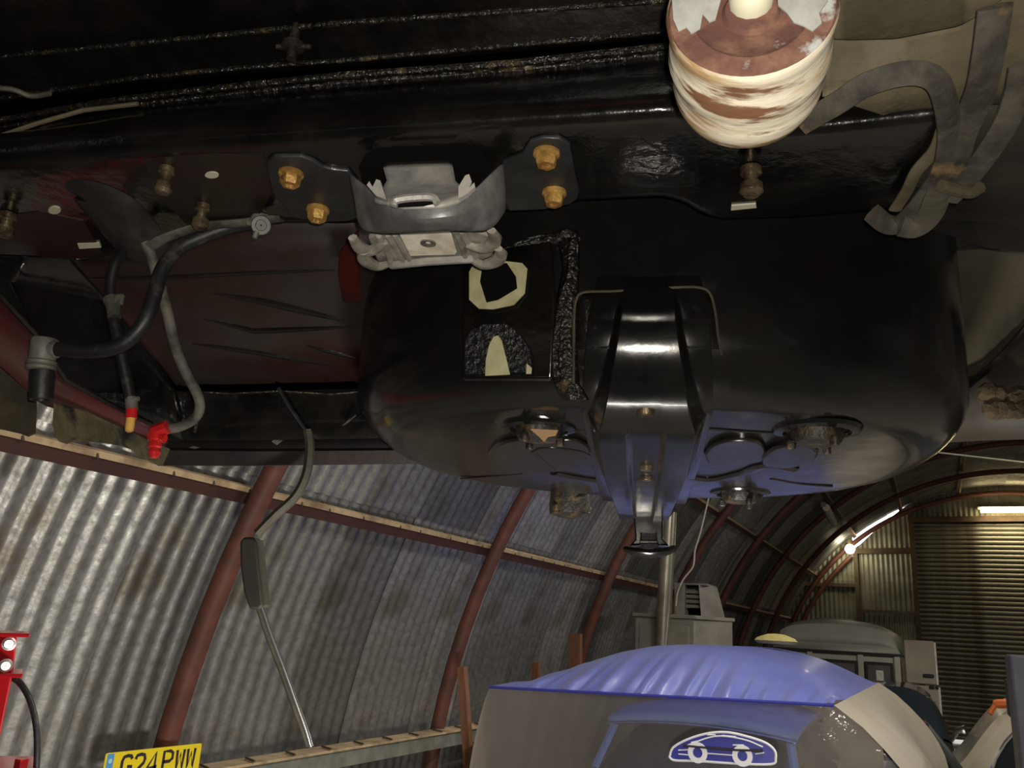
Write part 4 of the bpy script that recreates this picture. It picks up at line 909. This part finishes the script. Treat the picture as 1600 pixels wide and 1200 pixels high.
# ---- left boot pan, liner, wing and valance
def lx(name, rows, m, **k): return loft(name, rows, m, n=30, **k)
PANR = [[(100, 375, 1.0), (350, 350, 1.0), (640, 330, 1.05)], [(120, 420, 1.08), (350, 400, 1.08), (640, 385, 1.1)], [(160, 480, 1.18), (350, 470, 1.2), (640, 460, 1.2)], [(220, 545, 1.30), (400, 540, 1.3), (640, 530, 1.3)], [(270, 606, 1.42), (400, 606, 1.42), (640, 598, 1.42)]]
pan = lx('side_pan', PANR, M_redbrown)
def panpt(x_, y_):
    Y = [np.interp(x_, [p[0] for p in r], [p[1] for p in r]) for r in PANR]; V = [np.interp(x_, [p[0] for p in r], [p[2] for p in r]) for r in PANR]
    return cv(x_, y_, np.interp(y_, Y, V) - .002)
for P, w in (([(127, 434), (250, 432), (400, 424), (540, 420)], .007), ([(330, 456), (400, 468), (470, 484), (545, 502)], .009), ([(270, 488), (335, 500), (398, 517), (470, 514), (550, 510)], .007), ([(230, 520), (280, 520), (325, 517)], .005), ([(300, 536), (400, 550), (530, 572)], .007), ([(480, 540), (560, 560)], .006)):
    b = MB(); P = rs(P, 14); b.tube([panpt(x_, y_) for x_, y_ in P], [w*(.35 + .65*math.sin(PI*(k+.3)/13.6)) for k in range(14)], 8, flat=.55, up=(0, -.35, -.93)); b.build('pressed_rib', M_black, pan)  # black colour stands in for the dark reflection on these ribs
lx('pan_rear_wall', [[(180, 604, 1.425), (400, 604, 1.425), (660, 596, 1.425)], [(180, 612, 1.41), (400, 612, 1.41), (660, 606, 1.41)], [(200, 655, 1.425), (400, 655, 1.425), (660, 650, 1.425)], [(220, 690, 1.43), (400, 688, 1.43), (660, 684, 1.43)]], M_black)
for P in ([(312, 612), (360, 615), (440, 611), (520, 616), (560, 612)], [(287, 616), (288, 650), (284, 668)], [(318, 622), (308, 655), (304, 676)]):
    b = MB(); b.tube([cv(x_, y_, 1.405) for x_, y_ in P], .004, 6, flat=.5); b.build('seam_bead', M_seal, pan)
rp = lx('rear_panel', [[(225, 684, 1.47), (400, 684, 1.46), (680, 680, 1.46)], [(232, 700, 1.475), (400, 702, 1.465), (680, 700, 1.465)], [(240, 704, 1.46), (400, 706, 1.452), (680, 704, 1.45)], [(246, 726, 1.47), (400, 726, 1.46), (680, 722, 1.46)], [(246, 727, 1.50), (400, 727, 1.50), (680, 723, 1.5)], [(246, 640, 1.53), (400, 640, 1.53), (680, 640, 1.53)]], mat('black_valance', (.007, .006, .006), (.02, .012, .010), 8, rough=.6, bump=.1, bscale=50))
for P in ([(295, 699), (303, 697), (311, 699), (303, 701)], [(424, 690), (432, 684), (441, 688), (432, 695)]):
    b = MB(); b.prism([cv(x_, y_, 1.449) for x_, y_ in P], (0, .002, 0)); b.build('daylight_patch', M_fit, rp)  # grey plates painted for daylight showing through small holes
lx('arch_liner', [[(-80, 396, .92), (40, 400, .95), (110, 404, 1.0)], [(-80, 430, .95), (20, 440, .99), (170, 470, 1.16)], [(-60, 455, .98), (60, 530, 1.05), (240, 560, 1.3)], [(-20, 450, 1.0), (110, 600, 1.12), (280, 612, 1.42)], [(60, 540, 1.06), (170, 630, 1.22), (290, 690, 1.43)]], M_black)
wing = lx('rear_wing', [[(-120, 350, .76), (-20, 440, .84), (55, 522, .93), (101, 592, 1.02), (169, 630, 1.12), (236, 662, 1.25), (262, 690, 1.36)],
   [(-130, 400, .765), (-30, 490, .845), (35, 555, .93), (80, 612, 1.01), (150, 640, 1.11), (222, 672, 1.24), (256, 698, 1.36)],
   [(-140, 440, .78), (-40, 540, .86), (10, 580, .93), (64, 632, 1.01), (135, 652, 1.11), (214, 684, 1.24), (250, 706, 1.36)]], M_redwing)
b = MB(); b.tube([cv(x_, y_, v) for x_, y_, v in [(-120, 350, .76), (-20, 440, .84), (55, 522, .93), (101, 592, 1.02), (169, 630, 1.12), (236, 662, 1.25)]], .004, 6); b.build('wing_lip', M_black, wing)
b = MB(); b.prism([cv(x_, y_, 0.99) for x_, y_ in [(-80, 560), (0, 572), (30, 590), (52, 612), (53, 640), (51, 676), (40, 681), (30, 677), (0, 670), (-80, 660)]], (0, .006, 0)); b.build('mud_flap', M_mudblack, car)
P = [(84, 630), (82, 662), (86, 682), (92, 690), (99, 692), (110, 686), (150, 690), (180, 694), (204, 702), (215, 712), (238, 724), (250, 727), (262, 700), (232, 688), (180, 664), (130, 640)]
b = MB(); b.prism([cv(x_, y_, np.interp(x_, [84, 130, 210, 262], [1.0, 1.08, 1.21, 1.34])) for x_, y_ in P], (0, .008, 0)); b.build('wing_valance', mat('muddy_valance', (.075, .062, .034), (.14, .115, .06), 10, rough=.75, bump=.25, bscale=50, c3_=(.012, .011, .010), s3=7, lo3=.52, hi3=.58), car)
# red edge seen beside the well
loft('well_side_flange', [[(530, 395, 1.02), (548, 372, 1.0), (560, 360, 1.0)], [(528, 430, 1.05), (545, 420, 1.05), (562, 410, 1.05)], [(536, 470, 1.10), (550, 470, 1.1), (565, 470, 1.1)]], mat('deep_red_flange', (.03, .004, .003), rough=.95, spec=.1), n=6)

# ---- hoses at left
def hose(name, pts, r, m, par=car, n=10, k=7, **kw):
    P = crs([cv(*p) for p in pts], k); b = MB(); b.tube(P, r, n, **kw); return b.build(name, m, par)
h1 = hose('large_hose', [(420, 345, .90), (370, 352, .90), (320, 368, .89), (280, 388, .88), (255, 418, .87), (243, 455, .865), (230, 495, .86), (208, 525, .86), (180, 543, .86), (140, 549, .86), (88, 545, .86)], .0085, M_hose)
c = cv(68, 545, .86)
b = MB(); b.lathe([(.001, .012), (.014, .012), (.0150, .008), (.0145, -.012), (.0135, -.014)], c, (0, -.1, 1), 16); b.lathe([(.0085, 0), (.0105, .001), (.0105, .02)], cv(90, 546, .86), cv(60, 545, .86) - cv(90, 546, .86), 12); el = b.build('elbow', M_fit, h1)
b = MB(); b.lathe([(.0135, -.013), (.0165, -.015), (.0165, -.018), (.0145, -.0195), (.0165, -.021), (.0165, -.024), (.0135, -.026)], c, (0, -.1, 1), 18); b.build('collar', M_fit, h1)
b = MB(); b.lathe([(.0135, -.026), (.0140, -.034), (.0130, -.050), (.0125, -.060), (.009, -.060), (.009, -.04)], c, (-.10, -.1, 1), 16); b.build('end_cap', M_hose, h1)
hose('flat_cable', [(235, 385, .885), (262, 370, .88), (320, 353, .875), (380, 348, .87), (440, 340, .87)], .0085, M_hosegrey, flat=.45, up=(0, 0, 1))
h2 = hose('breather_hose', [(192, 392, .93), (180, 412, .92), (173, 445, .92), (176, 485, .92), (186, 540, .92), (196, 585, .925), (205, 630, .93)], .0065, M_hose)
hose('hose_clamp', [(171, 466, .915), (177, 480, .915), (179, 496, .915)], .0085, M_hosegrey, h2); b = MB(); b.box(cv(186, 468, .912), (.012, .006, .014)); b.build('clamp_lug', M_hosegrey, h2, bevel=.002)
b = MB(); b.tube([cv(205, 622, .93), cv(206, 640, .93)], .0075, 10); b.tube([cv(198, 625, .926), cv(217, 623, .926)], .003, 6); b.build('end_clip', M_fit, h2)
b = MB(); b.tube([cv(206, 638, .93), cv(205, 654, .93)], [.0066, .0068], 12); b.build('red_socket', M_redplug, h2)
b = MB(); b.tube([cv(205, 650, .93), cv(203, 665, .93), cv(202, 673, .93), cv(202, 675, .93)], [.0052, .0055, .0050, .003], 12); b.build('amber_tip', M_amber, h2)
h3 = hose('vent_hose', [(228, 378, .89), (238, 405, .90), (250, 445, .92), (262, 490, .94), (275, 545, .97), (292, 585, 1.0), (308, 615, 1.03), (312, 638, 1.05), (302, 656, 1.06), (280, 667, 1.06), (262, 670, 1.06)], .0068, M_hosegrey)
b = MB(); b.tube([cv(262, 667, 1.05), cv(240, 676, 1.05)], .0095, 8); b.tube([cv(233, 680, 1.05), cv(258, 686, 1.05)], .006, 8); b.lathe([(.010, 0), (.010, -.010), (.0075, -.012), (.0095, -.016), (.0095, -.020), (.007, -.022), (.0085, -.027), (.006, -.034), (.001, -.036)], cv(243, 676, 1.05), (-.12, 0, 1), 14); b.build('red_connector', M_redplug, h3, sharp=30)
b = MB(); cc = cv(408, 352, .84); ax = cv(408, 352, .84)/np.linalg.norm(cv(408, 352, .84)); b.lathe([(.0065, .025), (.0115, .02), (.0115, .002), (.0105, 0), (.0065, 0), (.006, .012), (.001, .012)], cc, ax, 16); b.tube([cc + [-.016, 0, .004], cc + [-.008, 0, .002]], .004, 6); b.tube([cc + [-.004, .0, -.008], cc + [-.006, 0, -.016]], .003, 6); b.build('pipe_union', M_fit, car)
hose('clip_cable', [(395, 350, .86), (405, 335, .86), (432, 325, .86), (455, 320, .86)], .006, M_hosegrey)

# ---- aerial drain tube dangling at the rear
VA = 1.43
b = MB(); b.tube([cv(435, 606, 1.40), cv(455, 640, 1.41), cv(482, 678, VA)], .0035, 6); ae = b.build('aerial', M_hose, car)
hose('tail_wire', [(482, 678, VA), (505, 680, VA), (530, 668, VA), (556, 648, 1.41)], .0022, M_hose, ae)
hose('drain_tube', [(481, 672, VA), (484, 700, VA), (479, 740, VA), (462, 775, VA), (430, 805, VA), (402, 834, VA)], .0085, M_lead, ae, n=6)
def ap(x_, y_, d=0): return cv(x_, y_, VA - .01 + d)
b = MB(); b.prism([ap(*p) for p in [(374, 846), (380, 839), (396, 839), (401, 850), (406, 900), (411, 946), (404, 952), (389, 952), (380, 925), (375, 885)]], (0, .03, 0)); b.build('drum_case', mat('dusty_black_plastic', (.018, .016, .013), (.028, .025, .020), 14, rough=.7), ae, bevel=.004)
b = MB(); b.prism([ap(*p, .004) for p in [(396, 840), (404, 843), (408, 880), (414, 935), (414, 945), (409, 950), (402, 890)]], (0, .02, 0)); b.build('case_flange', M_lead, ae)
hose('rod', [(409, 948, VA), (425, 995, VA), (444, 1045, VA), (463, 1098, VA), (478, 1140, VA), (486, 1167, VA)], .0042, M_rod, ae)
hose('rod_sheath', [(404, 950, VA+.004), (420, 998, VA+.004), (440, 1050, VA+.004), (459, 1103, VA+.004), (473, 1140, VA+.004), (482, 1166, VA+.004)], .0045, M_lead, ae)
